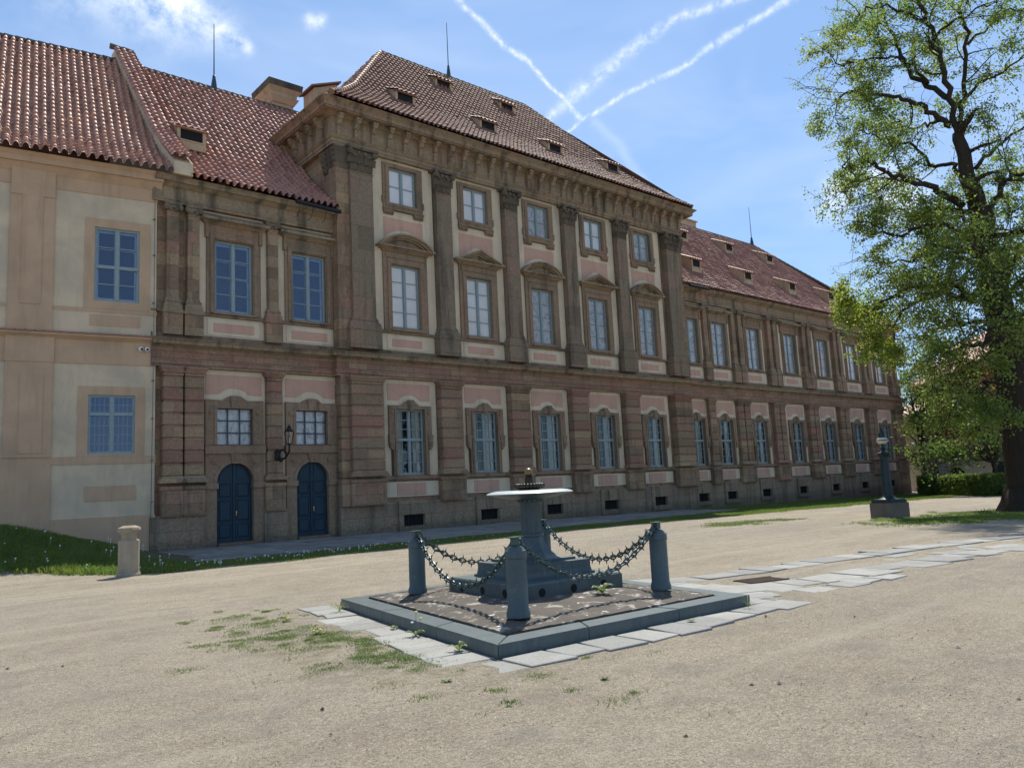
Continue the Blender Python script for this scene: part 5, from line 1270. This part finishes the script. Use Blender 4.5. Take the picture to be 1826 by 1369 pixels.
class Tree:
    def __init__(s, seed, br_len=(1.6, 3.4), twig=(.5, 1.2)):
        s.r = random.Random(seed); s.mb = MB(); s.tips = []; s.bl = br_len; s.tw = twig
    def limb(s, pts, r0, r1, n=8, dens=1.0, start=.3, grow=True, spread=1., wob=.06):
        if r0 < .23: r0, r1 = r0*.72, r1*.8
        L = smoothline([Vector(p) for p in pts]); N = len(L)
        L = [p+Vector((s.r.gauss(0, wob), s.r.gauss(0, wob), s.r.gauss(0, wob)))*min(1, i/3.) for i, p in enumerate(L)]
        s.mb.tube(L, [r0+(r1-r0)*(i/(N-1))**.8 for i in range(N)], n)
        if not grow: return
        tot = sum((L[i+1]-L[i]).length for i in range(N-1)); nb = max(2, int(tot*1.5*dens))
        for k in range(nb):
            f = start+(1-start)*(k+s.r.random())/nb; i = min(int(f*(N-1)), N-2); p = L[i]; d = (L[i+1]-L[i]).normalized()
            s.branch(p, d, s.r.uniform(*s.bl)*(1-.35*f)*spread, max(.02, (r0+(r1-r0)*f)*.4))
        s.branch(L[-1], (L[-1]-L[-3]).normalized(), s.bl[0]*.7, r1)
    def branch(s, p, d, ln, rad):
        r = s.r; q = Vector((r.gauss(0, 1), r.gauss(0, 1), r.gauss(.1, .7))).normalized(); dr = (d*.75+q).normalized()
        pts = [p]; n = 6; cur = p.copy()
        for k in range(n):
            dr = (dr+Vector((r.gauss(0, .22), r.gauss(0, .22), r.gauss(-.03, .18)))).normalized(); cur = cur+dr*ln/n; pts.append(cur.copy())
        s.mb.tube(pts, [max(rad*(1-k/n*.8), .008) for k in range(n+1)], 5, False)
        for k in range(2, n+1):
            for _ in range(2):
                t_ = s.tw; tl = r.uniform(*t_); q = Vector((r.gauss(0, 1), r.gauss(0, 1), r.gauss(-.1, .8))).normalized(); d2 = (dr*.6+q).normalized()
                a = pts[k]; b = a+d2*tl*.5; c = b+(d2+Vector((r.gauss(0, .3), r.gauss(0, .3), r.gauss(-.2, .3)))).normalized()*tl*.5
                s.mb.tube([a, b, c], [.012, .009, .005], 3, False)
                for j in range(5): u_ = .25+.75*j/4; s.tips.append(a.lerp(b, min(1, u_*2)) if u_ < .5 else b.lerp(c, u_*2-1))
TD = 33.0
tr = thing('linden_tree', 'tall linden tree with dark forked trunk and light spring leaves at the right edge', 'tree', (P3(1836, 900, TD).x, P3(1836, 900, TD).y, -1.75))
T = Tree(4)
def L_(pts): return [P3(x, y, TD, dd) for x, y, dd in pts]
T.limb(L_([(1842, 925, 0), (1838, 890, 0), (1826, 800, 0), (1812, 720, 0), (1795, 620, 0), (1772, 500, .1), (1760, 440, .2), (1743, 365, .3), (1725, 310, .3), (1710, 237, .4)]), .84, .20, 14, .35, .45, wob=.03)
fl = MB()
T.mb.lathe(tuple(P3(1842, 905, TD)), [(1.35, -.45), (1.15, -.1), (.95, .25), (.80, .7)], 14, .1)
T.limb(L_([(1710, 240, .4), (1692, 175, .2), (1675, 105, 0), (1659, 47, -.2), (1637, -10, -.4), (1620, -80, -.6)]), .18, .07)
T.limb(L_([(1714, 250, .4), (1716, 200, .6), (1719, 146, .8), (1723, 73, 1.), (1719, 0, 1.2), (1725, -90, 1.4)]), .15, .06)
T.limb(L_([(1695, 225, .3), (1659, 197, 0), (1615, 175, -.5), (1560, 166, -1.), (1531, 159, -1.2), (1490, 178, -1.5)]), .17, .04)
T.limb(L_([(1692, 175, .2), (1650, 150, .8), (1615, 117, 1.5), (1597, 80, 1.8), (1575, 22, 2.2), (1560, -30, 2.5)]), .16, .05)
T.limb(L_([(1655, 150, .8), (1620, 112, 0), (1570, 102, -.8), (1531, 112, -1.4), (1486, 114, -1.8)]), .10, .03)
T.limb(L_([(1717, 368, .3), (1677, 340, -.3), (1644, 325, -.8), (1597, 314, -1.3), (1571, 300, -1.6), (1542, 285, -1.8), (1500, 303, -2.)]), .20, .04, dens=1.3)
T.limb(L_([(1720, 320, .3), (1692, 292, 1.), (1666, 296, 1.6), (1630, 260, 2.3), (1590, 250, 2.8), (1550, 240, 3.)]), .13, .04, dens=1.2)
T.limb(L_([(1705, 225, .3), (1670, 215, 1.2), (1640, 230, 2.), (1610, 225, 2.4), (1560, 205, 2.8)]), .10, .03)
T.limb(L_([(1752, 430, .1), (1700, 410, -1.), (1650, 400, -1.8), (1600, 420, -2.4), (1560, 400, -3.)]), .15, .04, dens=1.5)
T.limb(L_([(1750, 410, .2), (1715, 385, 1.5), (1670, 390, 2.5), (1620, 380, 3.2), (1580, 370, 3.6)]), .14, .04, dens=1.3)
T.limb(L_([(1768, 480, .1), (1732, 529, -.5), (1696, 507, -1.), (1644, 511, -1.6), (1605, 522, -2.), (1570, 540, -2.4)]), .18, .05, dens=1.5, spread=.75)
T.limb(L_([(1770, 500, .1), (1732, 533, .8), (1688, 522, 1.), (1644, 533, .6), (1612, 555, 0), (1592, 580, -.6)]), .15, .05, dens=1.3, spread=.7)
T.limb(L_([(1765, 470, .1), (1720, 465, 1.5), (1670, 455, 2.8), (1610, 465, 3.6), (1570, 470, 4.2)]), .15, .04, dens=1.5)
T.limb(L_([(1790, 600, 0), (1745, 610, -1.), (1700, 625, -1.8), (1665, 632, -2.2)]), .16, .04, dens=1.6, spread=.8)
T.limb(L_([(1795, 620, 0), (1750, 640, 1.), (1710, 660, 2.), (1680, 680, 2.8)]), .15, .04, dens=1.5, spread=.8)
T.limb(L_([(1785, 570, 0), (1740, 575, 2.), (1690, 580, 3.2), (1650, 600, 4.)]), .14, .04, dens=1.5, spread=.8)
T.limb(L_([(1800, 650, 0), (1770, 680, -1.5), (1740, 700, -2.5), (1700, 720, -3.2)]), .13, .04, dens=1.6)
T.limb(L_([(1761, 425, .2), (1772, 365, .3), (1790, 321, .2), (1826, 310, -.2), (1880, 290, -.4)]), .2, .06)
T.limb(L_([(1722, 175, .6), (1754, 146, .4), (1790, 128, 0), (1822, 100, -.5)]), .1, .03)
T.limb(L_([(1740, 300, .3), (1790, 250, 1.5), (1840, 220, 2.5)]), .12, .04, dens=1.4)
T.limb(L_([(1725, 80, 1.), (1760, 50, 1.), (1800, 20, 1.), (1840, 30, 1.)]), .08, .03)
T.limb(L_([(1745, 380, .2), (1790, 420, -1.5), (1850, 400, -2.5)]), .16, .05, dens=1.6)
T.limb(L_([(1780, 540, .1), (1830, 500, 1.), (1890, 470, 2.)]), .2, .06, dens=1.6)
T.limb(L_([(1795, 600, .1), (1840, 570, -1.5), (1900, 540, -2.5)]), .2, .06, dens=1.6)
T.limb(L_([(1800, 640, .1), (1850, 620, .5), (1930, 610, .5)]), .2, .06, dens=1.4)
T.limb(L_([(1790, 590, .1), (1790, 560, -2.5), (1770, 580, -4.), (1750, 620, -5.)]), .15, .05, dens=1.5)
T.limb(L_([(1780, 520, .1), (1800, 480, 2.5), (1820, 450, 4.5)]), .15, .05, dens=1.5)
T.limb(L_([(1770, 490, .1), (1760, 455, -2.5), (1735, 440, -4.5)]), .15, .05, dens=1.5)
T.limb(L_([(1659, 47, -.2), (1610, 20, -.6), (1560, 10, -1.), (1530, 30, -1.2)]), .09, .03)
T.limb(L_([(1665, 70, -.2), (1700, 40, -1.6), (1760, 10, -2.)]), .09, .03)
part('trunk', T.mb, m_bark, tr, 'all', False)
tips = np.array([tuple(p) for p in T.tips]); zrel = tips[:, 2]
hi = tips[zrel > 6.5]; lo = tips[zrel <= 6.5]
lf = Leafer(5); lf.add(hi, .11, int(len(hi)*7.5), .088); lf.add(lo, .14, int(len(lo)*5.), .098)
print('leaf tips', len(hi), len(lo)); lf.build('crown', m_leaf, tr)
# foliage tuft, sunlight put into its leaf colour, before the far end of the long wing
lf = Leafer(6); rr2 = random.Random(9); tuft = []
for k in range(170):
    x = rr2.uniform(1494, 1605); y = 552+(x-1494)*.46+rr2.gauss(0, 27); tuft.append(tuple(P3(x, y, TD-1.5, rr2.uniform(-1, 1))))
lf.add(tuft, .13, 6500, .09); lf.build('sunlit_foliage', m_leaf2, tr)
# second, smaller tree beyond
def small_tree(name, label, px, py, dist, tops, seed, h, nleaf, lsz, rad0, mleaf=None):
    base = P3(px, py, dist); base.z = float(gh(base.x, base.y))-.15
    o = thing(name, label, 'tree', base); T2 = Tree(seed, (1.2, 2.6), (.5, 1.2))
    fork = base+Vector((0, 0, h*.35)); T2.limb([base, base.lerp(fork, .5), fork], rad0, rad0*.75, 10, grow=False)
    for (x, y, dd) in tops:
        e = P3(x, y, dist, dd); m_ = fork.lerp(e, .5)+Vector((0, 0, .5)); T2.limb([fork, m_, e], rad0*.5, .05, 6, 1.2, .25)
    part('trunk', T2.mb, m_bark, o, 'all', False); l_ = Leafer(seed); tp = np.array([tuple(p) for p in T2.tips]); l_.add(tp, .28, nleaf, lsz); l_.build('crown', mleaf or m_leafd, o); return o
small_tree('small_tree', 'smaller broadleaf tree behind the clipped hedge, left of the big trunk', 1781, 884, 57., [(1700, 800, 0), (1660, 830, -1), (1680, 770, 1.5), (1730, 750, 0), (1760, 735, 2), (1800, 745, -1), (1820, 790, 1), (1740, 790, -2), (1700, 745, 3), (1640, 800, 1), (1790, 700, 2), (1750, 700, -1)], 21, 6.0, 4600, .19, .22, leaf_mat('maple_leaf', (.06, .10, .025), (.11, .16, .04), (.20, .30, .05), .45))
small_tree('small_tree', 'leafy tree standing just beyond the far corner of the long wing', 1652, 872, 74., [(1610, 770, 0), (1625, 700, -1), (1640, 660, 1.5), (1650, 720, 0), (1620, 830, 2), (1665, 690, -1), (1680, 650, -2), (1610, 650, 3)], 22, 9.0, 4500, .22, .22)
for i, (px, dist, lb, tops) in enumerate(((1745, 92, 'tall dark tree behind the red house, its crown filling the gap under the linden', [(1700, 690, 0), (1740, 640, 0), (1790, 660, 0), (1670, 720, 0), (1760, 700, -2), (1720, 720, 3), (1820, 640, 1), (1690, 640, 2)]), (1840, 80, 'dark tree at the right edge behind the linden trunk', [(1830, 780, 0), (1850, 700, 0), (1800, 720, 2), (1870, 760, 1), (1810, 640, 1), (1830, 820, 0)]))):
    small_tree('background_tree', lb, px, 872, dist, tops, 31+i, 11.0, 9000, .42, .3)
# clipped hedge
def hedge(label, a, b, hgt, dep, n, seed, msh=m_hedge):
    a, b = Vector(a), Vector(b); d = (b-a); L = d.length; u_ = d.normalized(); v_ = Vector((-u_.y, u_.x, 0)); r = np.random.default_rng(seed)
    o = thing('hedge', label, 'hedge', ((a.x+b.x)/2, (a.y+b.y)/2, a.z))
    mb = MB(); q = [a-v_*dep*.45, b-v_*dep*.45, b+v_*dep*.45, a+v_*dep*.45]; mb.add([(p.x, p.y, a.z) for p in q]+[(p.x, p.y, a.z+hgt*.93) for p in q], [(4, 5, 6, 7), (0, 1, 5, 4), (1, 2, 6, 5), (2, 3, 7, 6), (3, 0, 4, 7)]); part('branches', mb, m_hedged, o)  # solid block for inner branches, hedge's inner shade put into its colour
    f = r.random(n); s1 = r.random(n)*L; s2 = (r.random(n)-.5)*dep; z = r.random(n)*hgt; side = r.random(n)
    top = side < .35; fr = (side >= .35)&(side < .85); z[top] = hgt; s2[fr] = -dep/2; en = side >= .85; s1[en] = np.where(r.random(en.sum()) < .5, 0, L)
    z = z+.05*np.sin(s1*1.3)*(z > hgt*.6)
    pts = np.stack([a.x+u_.x*s1+v_.x*s2, a.y+u_.y*s1+v_.y*s2, a.z+z], 1); l_ = Leafer(seed); l_.c.append(pts+r.normal(0, .05, pts.shape)); l_.s.append(np.full(n, .10)); l_.build('leaves', msh, o)
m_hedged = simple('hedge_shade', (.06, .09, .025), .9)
hz = -2.08
h1, h2 = P3(1655, 880, 66), P3(1790, 884, 56); hedge('low clipped green hedge in front of the red house', (h1.x, h1.y, hz), (h2.x, h2.y, hz), 1.35, 1.3, 26000, 41)
h1, h2 = P3(1788, 884, 58), P3(1822, 886, 54); hedge('short low bush at the right end of the clipped hedge', (h1.x, h1.y, hz), (h2.x, h2.y, hz), .72, .9, 6000, 42)
# ---------------------------------------------------------------- houses beyond
def onray(px, dist): r = ray(px, 824); return Vector((r.x, r.y, 0))*(dist/math.hypot(r.x, r.y))
def facade_house(name, label, pa, pb, depth, z0, z1, m, wins, extra=None):
    a, b = pa, pb; u_ = (b-a).normalized(); L = (b-a).length; th = math.atan2(u_.y, u_.x)
    o = thing(name, label, 'building', (a.x, a.y, z0), th)
    mb = MB(); mb.holes(0, L, 0, z1-z0, 0, .3, [w_[:4] for w_ in wins]); mb.box(0, .3, .3, depth, 0, z1-z0); mb.box(L-.3, L, .3, depth, 0, z1-z0); mb.box(.3, L-.3, depth-.3, depth, 0, z1-z0)
    part('wall', mb, m, o, local=True)
    for w_ in wins:
        if len(w_) > 4: continue
        x0, x1, q0, q1 = w_; mb = MB(); mb.holes(x0-.18, x1+.18, q0-.18, q1+.22, -.06, .02, [(x0, x1, q0, q1)]); mb.box((x0+x1)/2-.05, (x0+x1)/2+.05, .08, .12, q0, q1); mb.box(x0, x1, .08, .12, q0+(q1-q0)*.6, q0+(q1-q0)*.6+.08)
        f_ = part('window', mb, m_white, o, local=True); mb = MB(); mb.box(x0-.02, x1+.02, .15, .2, q0-.02, q1+.02); part('pane', mb, m_dkglass, f_, local=True)
    return o, L
m_dkglass = simple('dark_glass', (.02, .025, .03), .12, .6)
red, L = facade_house('red_house', 'dark red plastered house with white window frames seen under the tree', onray(1642, 84), onray(1762, 70), 9., -2.1, 7.5, m_redw, [(5.2, 6.3, 5.2, 7.2), (9.5, 10.5, 5.2, 7.2), (12.2, 13.2, 5.2, 7.2), (5.6, 6.7, 1.9, 3.7), (9.6, 10.7, 1.9, 3.7), (13, 14, 1.9, 3.7)])
mb = MB()
for k in range(14): mb.bbox(-.35+(.07 if k % 2 else 0), 1.5, -.12, .02, .05+k*.5, .5+k*.5, .03)
part('corner_stones', mb, m_redst, red, local=True)
mb = MB(); mb.prismx([(-.6, 9.5), (4.5, 13.5), (9.6, 9.5)], -.4, L+.4); part('roof', mb, m_tileL, red, local=True).data.uv_layers.new(name='UVMap')
mb = MB(); mb.loft((-.3, 4.6, -1.2, 0), 4.55, (-.3, 4.6, -.1, 0), 5.1); part('lean_to_roof', mb, m_tileL, red, local=True).data.uv_layers.new(name='UVMap')
gy, L = facade_house('side_wall_house', 'grey plastered wall of a house just past the corner of the long wing', onray(1618, 78), onray(1641, 77.5), 4., -2.1, 4.6, m_greyw, [])
mb = MB(); mb.prismx([(-.5, 6.7), (2., 7.9), (4.5, 6.7)], -.3, L+.5); part('roof', mb, m_tileL, gy, local=True).data.uv_layers.new(name='UVMap')
gw, L = facade_house('gate_wall', 'pale courtyard wall with a dark arched gateway and tiled coping behind the hedge', onray(1672, 70), onray(1800, 61), .8, -2.1, 1.0, m_greyw, [(1.2, 4.2, 0, 2.0, 1)])
mb = MB(); A = arc(2.7, 1.25, 1.5, 180, 0, 14); A = [(x, 1.25+(z-1.25)*.5) for x, z in A]; mb.band([(x, 2.05) for x, z in A], A, -.005, .3); part('arch', mb, m_greyw, gw, local=True)
mb = MB(); mb.box(1.2, 4.2, .25, .29, 0, 2.02); part('gate', mb, m_dkglass, gw, local=True)
mb = MB()
k = 0.
while k < L: mb.loft((k, k+.3, -.25, .85), 3.1+(.6*max(0, 1-abs(k-2.7)/2.2)), (k, k+.3, .1, .5), 3.35+(.6*max(0, 1-abs(k-2.7)/2.2))); k += .3
part('coping_tiles', mb, m_tileL, gw, local=True).data.uv_layers.new(name='UVMap')
mb = MB(); mb.box(L-1.9, L-.2, -.05, .02, 0, 2.2); part('blue_gate', mb, m_door, gw, local=True)
gh_o, L = facade_house('grey_house', 'pale house partly hidden behind the small tree and the linden trunk', onray(1735, 82), onray(1850, 70), 8., -2.1, 6.0, m_greyw, [(3, 4, 4.5, 6.3), (6, 7, 4.5, 6.3), (9, 10, 4.5, 6.3)])
mb = MB(); mb.prismx([(-.5, 8.1), (4., 11.5), (8.5, 8.1)], -.3, L+.3); part('roof', mb, m_tileL, gh_o, local=True).data.uv_layers.new(name='UVMap')
# ---------------------------------------------------------------- grass
def blades(name, X, Y, H, W, m, lean=.35, seed=3, zoff=0.):
    r = np.random.default_rng(seed); n = len(X); Z = gh(X, Y)-.01+zoff; a = r.uniform(0, 2*np.pi, n); l = H*r.uniform(.1, lean*2, n); b = r.uniform(0, 2*np.pi, n)
    base = np.stack([X, Y, Z], 1); wv = np.stack([np.cos(a)*W, np.sin(a)*W, 0*W], 1); tip = base+np.stack([np.cos(b)*l, np.sin(b)*l, H], 1); mid = base*.5+tip*.5+np.stack([-np.cos(b)*l*.15, -np.sin(b)*l*.15, H*.12], 1)
    v = np.stack([base-wv, base+wv, mid+wv*.7, mid-wv*.7, tip], 1).reshape(-1, 3); o5 = np.arange(n)[:, None]*5
    mb = MB(); me = bpy.data.meshes.new(name); me.vertices.add(5*n); me.vertices.foreach_set('co', v.astype(np.float32).ravel())
    li = np.concatenate([o5+np.array([[0, 1, 2, 3]]), o5+np.array([[3, 2, 4]])], 1).ravel(); st = (np.arange(n)[:, None]*7+np.array([[0, 4]])).ravel(); tt = np.tile([4, 3], n)
    me.loops.add(7*n); me.loops.foreach_set('vertex_index', li.astype(np.int32)); me.polygons.add(2*n); me.polygons.foreach_set('loop_start', st.astype(np.int32)); me.polygons.foreach_set('loop_total', tt.astype(np.int32))
    me.update(calc_edges=True); me.materials.append(m); o = bpy.data.objects.new(name, me); COL.objects.link(o); return o
def fbm(x, y, s):
    v = 0
    for k, (a, b, c) in enumerate(((1., .3, 0.), (2.1, -1.1, 1.3), (3.7, 2.9, 4.1), (7.3, -5.1, 2.2))): v = v+np.sin(x*s*a+y*s*b+c)*np.cos(y*s*a-x*s*b*.7+c*2)/(k+1.)
    return v/2.
r = np.random.default_rng(12)
N = 400000; X = np.where(r.random(N) < .16, r.uniform(-12, 1.6, N), 1.5+64*r.random(N)**1.55); Y = r.uniform(18.2, 28.2, N)
edge = 19.55+.55*fbm(X, Y, 1.1)+np.minimum(np.maximum(0, 6.2-X)*.95, 5.2)+np.maximum(0, X-55)*.8
front = 21.95+np.maximum(0, X-24)*.16; onpave = (X > 6.9)&(X < 36)&(Y > front+.05*fbm(X, Y, 5)); left = X < 7.4-.25*(Y-21.9).clip(0)
ok = (Y > edge)&((~onpave)|((left)&(Y > 21.9)))&((X > 6.6)|(Y > edge)); wall_y = np.where(X < 8.2, 28.0-.15*(X-8.2), 28.0); ok &= Y < wall_y
dens = np.clip((Y-edge)*1.6, .08, 1)*np.clip(.75+.5*fbm(X, Y, .8), .2, 1); ok &= r.random(N) < dens
X, Y = X[ok], Y[ok]; bank = np.clip((7.6-X)/3, 0, 1)
o = blades('lawn', X, Y, (.055+.10*bank)*r.uniform(.6, 1.3, len(X))*(1+.5*np.clip(fbm(X, Y, 1.7), -.5, 1)), np.full(len(X), .011)+.004*bank, m_grass, .5, 4); tag(o, 'grass verge along the facade and the bank at the left', None, kind='stuff')
print('blades', len(X))
# weedy turf patches on the gravel
def patch(cx, cy, rx, ry, nt, h, wd, seed, name, label, m=m_weed, bl=70, rad=.07, ang=0.):
    r = np.random.default_rng(seed); a = r.normal(0, .42, nt)*rx; b = r.normal(0, .42, nt)*ry; ca, sa = math.cos(ang), math.sin(ang)
    TX = cx+ca*a-sa*b; TY = cy+sa*a+ca*b; k = (r.random(nt) < np.clip(.55+1.1*fbm(TX, TY, 2.2), .08, 1)); TX, TY = TX[k], TY[k]
    cnt = (bl*r.gamma(1.6, .6, len(TX))).astype(int)+6; R0 = rad*r.uniform(.4, 1.5, len(TX)); idx = np.repeat(np.arange(len(TX)), cnt)
    X = TX[idx]+r.normal(0, 1, len(idx))*R0[idx]; Y = TY[idx]+r.normal(0, 1, len(idx))*R0[idx]*.8
    u_ = (Ro-Fo).normalized(); v_ = (Lo-Fo).normalized(); rx_, ry_ = X-Fo.x, Y-Fo.y; det = u_.x*v_.y-u_.y*v_.x; A_ = (rx_*v_.y-ry_*v_.x)/det; B_ = (u_.x*ry_-u_.y*rx_)/det
    k = ~((A_ > -.46)&(B_ > -.42)&(A_ < 4.5)&(B_ < 5.2)); k |= (A_ > -.7)&(A_ < -.03)&(B_ > .2)&(B_ < 4.8)&(r.random(len(X)) < .12); X, Y, idx = X[k], Y[k], idx[k]
    hh = (h*r.uniform(.5, 1.6, len(TX)))[idx]*r.uniform(.3, 1.2, len(X))
    o = blades(name, X, Y, hh, np.full(len(X), wd)*r.uniform(.6, 1.5, len(X)), m, 1.1, seed, .012); tag(o, label, None, kind='stuff'); return o
patch(4.55, 8.1, 1.15, 3.6, 720, .018, .0042, 51, 'weeds', 'patchy low weeds and turf on the gravel beside the fountain', ang=.06)
patch(4.45, 5.9, 1.3, 1.0, 16, .015, .004, 55, 'weeds', 'scattered small weeds on the gravel before the near corner of the kerb', bl=40)
patch(26.3, 10.0, 3.8, 2.0, 520, .045, .011, 52, 'weeds', 'sparse turf patch in front of the lamp post', m_grass, 70, .22)
patch(24., 15.8, 2.8, 1.0, 160, .04, .011, 53, 'weeds', 'thin turf patch on the gravel between fountain and facade', m_weed, 50, .22)
patch(30.5, 9.5, 3.2, 2.6, 280, .045, .011, 54, 'weeds', 'turf around the foot of the linden', m_grass, 70, .24)
# single plants: rosettes with broad leaves
def plant(label, x, y, z, n, ln, wd, up=.5, seed=1, flower=None, m=m_weed):
    r = random.Random(seed); o = thing('weed_plant', label, 'plant', (x, y, z)); mb = MB()
    for k in range(n):
        a = 2*math.pi*k/n+r.uniform(-.3, .3); L = ln*r.uniform(.7, 1.15); u_ = up*r.uniform(.5, 1.3); dx, dy = math.cos(a), math.sin(a); v = []
        for j in range(6):
            t_ = j/5; rr = L*t_; zz = L*u_*(t_*1.6-t_*t_*1.2)+.01; w_ = wd*math.sin(math.pi*min(1, t_*.92+.06))**.8
            v += [(x+dx*rr-dy*w_, y+dy*rr+dx*w_, z+zz+.2*w_), (x+dx*rr, y+dy*rr, z+zz-.1*w_), (x+dx*rr+dy*w_, y+dy*rr-dx*w_, z+zz+.2*w_)]
        mb.add(v, [(3*j+i, 3*j+i+1, 3*j+i+4, 3*j+i+3) for j in range(5) for i in range(2)])
    part('leaves', mb, m, o, 'all', False)
    if flower:
        for k, (dx, dy, h, mm) in enumerate(flower):
            s_ = MB(); s_.tube([(x, y, z), (x+dx*.6, y+dy*.6, z+h*.6), (x+dx, y+dy, z+h)], .003, 4); part('stem', s_, m, o); s_ = MB(); s_.sphere((x+dx, y+dy, z+h), .018, 8, 6, .6); part('flower', s_, mm, o)
def onk(A, B, off=0.): q = Fo+u*A+v*B; return q.x, q.y
q = onk(2.3, 1.2); plant('broad leaved weed growing at the foot of the fountain steps', 7.55, 7.12, -1.40, 9, .17, .032, 1.1, 61)
x_, y_ = onk(-.12, .62); plant('leafy weed at the near left corner of the kerb', x_, y_, -1.63, 9, .12, .02, 1.2, 62)
x_, y_ = onk(-.10, 1.75); plant('dandelion clump with a yellow flower against the kerb', x_, y_, -1.63, 8, .12, .018, .8, 63, [(.02, .01, .27, m_yel), (-.03, .02, .16, m_seed), (.05, -.04, .20, m_yel)])
x_, y_ = onk(-.10, 2.4); plant('round green weed against the left side of the kerb', x_, y_, -1.63, 12, .06, .018, .8, 64)
x_, y_ = onk(-.15, 4.3); plant('grassy weed at the far left corner of the kerb', x_, y_, -1.63, 14, .16, .006, 1.4, 65)
plant('low dandelion rosette with yellow flower in the turf patch', 4.55, 9.0, -1.63, 10, .12, .016, .35, 66, [(.02, -.02, .05, m_yel), (-.04, .03, .04, m_yel)])
plant('small dandelion rosette at the top of the turf patch', 4.75, 10.3, -1.63, 9, .11, .015, .3, 67, [(.0, -.02, .04, m_yel)])
x_, y_ = onk(2.6, -.20); plant('small bright weed between kerb and slabs', x_, y_, -1.62, 10, .06, .012, .6, 68)
x_, y_ = onk(3.75, -.12); plant('dry thin weed at the right corner of the kerb', x_, y_, -1.62, 12, .13, .004, 2., 69)
plant('small weed tuft on the open gravel in the foreground', 5.0, 4.75, -1.64, 12, .05, .01, .7, 70); plant('tiny dry weed on the gravel near the camera', 3.95, 4.75, -1.64, 9, .035, .008, .7, 71)
plant('leafy tuft beside the slabs at the near corner', 4.1, 5.75, -1.64, 12, .06, .012, .7, 72)
# dandelion clocks and flowers in the verge
r = np.random.default_rng(77)
mbs, mby = MB(), MB()
for k in range(120):
    if k < 45: x, y = r.uniform(2.6, 7.4), r.uniform(20.5, 27.5)
    else: x, y = r.uniform(7.0, 14.), r.uniform(19.9, 21.7)
    if y < 20.3+max(0, 6.2-x)*.95: continue
    z = float(gh(x, y)); h = r.uniform(.10, .22) if k < 45 else r.uniform(.04, .10); mbs.tube([(x, y, z), (x+.02, y, z+h)], .004, 3, False); mbs.sphere((x+.02, y, z+h), .021, 6, 5)
for k in range(60):
    x, y = r.uniform(3.5, 17.), r.uniform(20., 21.6)
    if y < 20.2+max(0, 6.2-x)*.95: continue
    z = float(gh(x, y)); mby.sphere((x, y, z+.07), .022, 6, 4, .4)
o = part('dandelion_clocks', mbs, m_seed, None, True, False); tag(o, 'white dandelion clocks scattered over the grass verge', None, kind='stuff')
o = part('dandelion_flowers', mby, m_yel, None, True, False); tag(o, 'yellow dandelion flowers scattered along the verge', None, kind='stuff')
# loose pebbles
r = np.random.default_rng(5); n = 5200; ang = R_(90)-(R_(41)+r.uniform(-.62, .62, n)); rd = 2.6+9.5*r.random(n)**1.3; X = rd*np.cos(ang); Y = rd*np.sin(ang)
rx_, ry_ = X-Fo.x, Y-Fo.y; det = u.x*v.y-u.y*v.x; A_ = (rx_*v.y-ry_*v.x)/det; B_ = (u.x*ry_-u.y*rx_)/det; k = ~((A_ > -.02)&(B_ > -.02)&(A_ < 4.1)&(B_ < 4.8)); X, Y = X[k], Y[k]; n = len(X)
S = r.uniform(.003, .008, n)*(1+2.2*(r.random(n) > .985)); Z = gh(X, Y)+S*.2; oc = np.array([(1, 0, 0), (-1, 0, 0), (0, 1, 0), (0, -1, 0), (0, 0, .7), (0, 0, -.7)], float)
V = (np.stack([X, Y, Z], 1)[:, None, :]+oc[None]*S[:, None, None]*r.uniform(.6, 1.3, (n, 6, 3))).reshape(-1, 3)
fo_ = [(0, 2, 4), (2, 1, 4), (1, 3, 4), (3, 0, 4), (2, 0, 5), (1, 2, 5), (3, 1, 5), (0, 3, 5)]
me = bpy.data.meshes.new('pebbles'); fa = np.array(fo_)[None]+np.arange(n)[:, None, None]*6; me.from_pydata(V.tolist(), [], fa.reshape(-1, 3).tolist())
m_peb, t = mat('pebble'); oi = t.n('ShaderNodeNewGeometry').outputs['Random Per Island']; out(t, pbsdf(t, t.ramp(oi, [(0, (.10, .085, .07)), (.3, (.26, .22, .17)), (.8, (.40, .34, .27)), (1., (.55, .52, .47))]), .85)); me.materials.append(m_peb)
o = bpy.data.objects.new('pebbles', me); COL.objects.link(o); tag(o, 'loose small stones scattered over the gravel', None, kind='stuff')
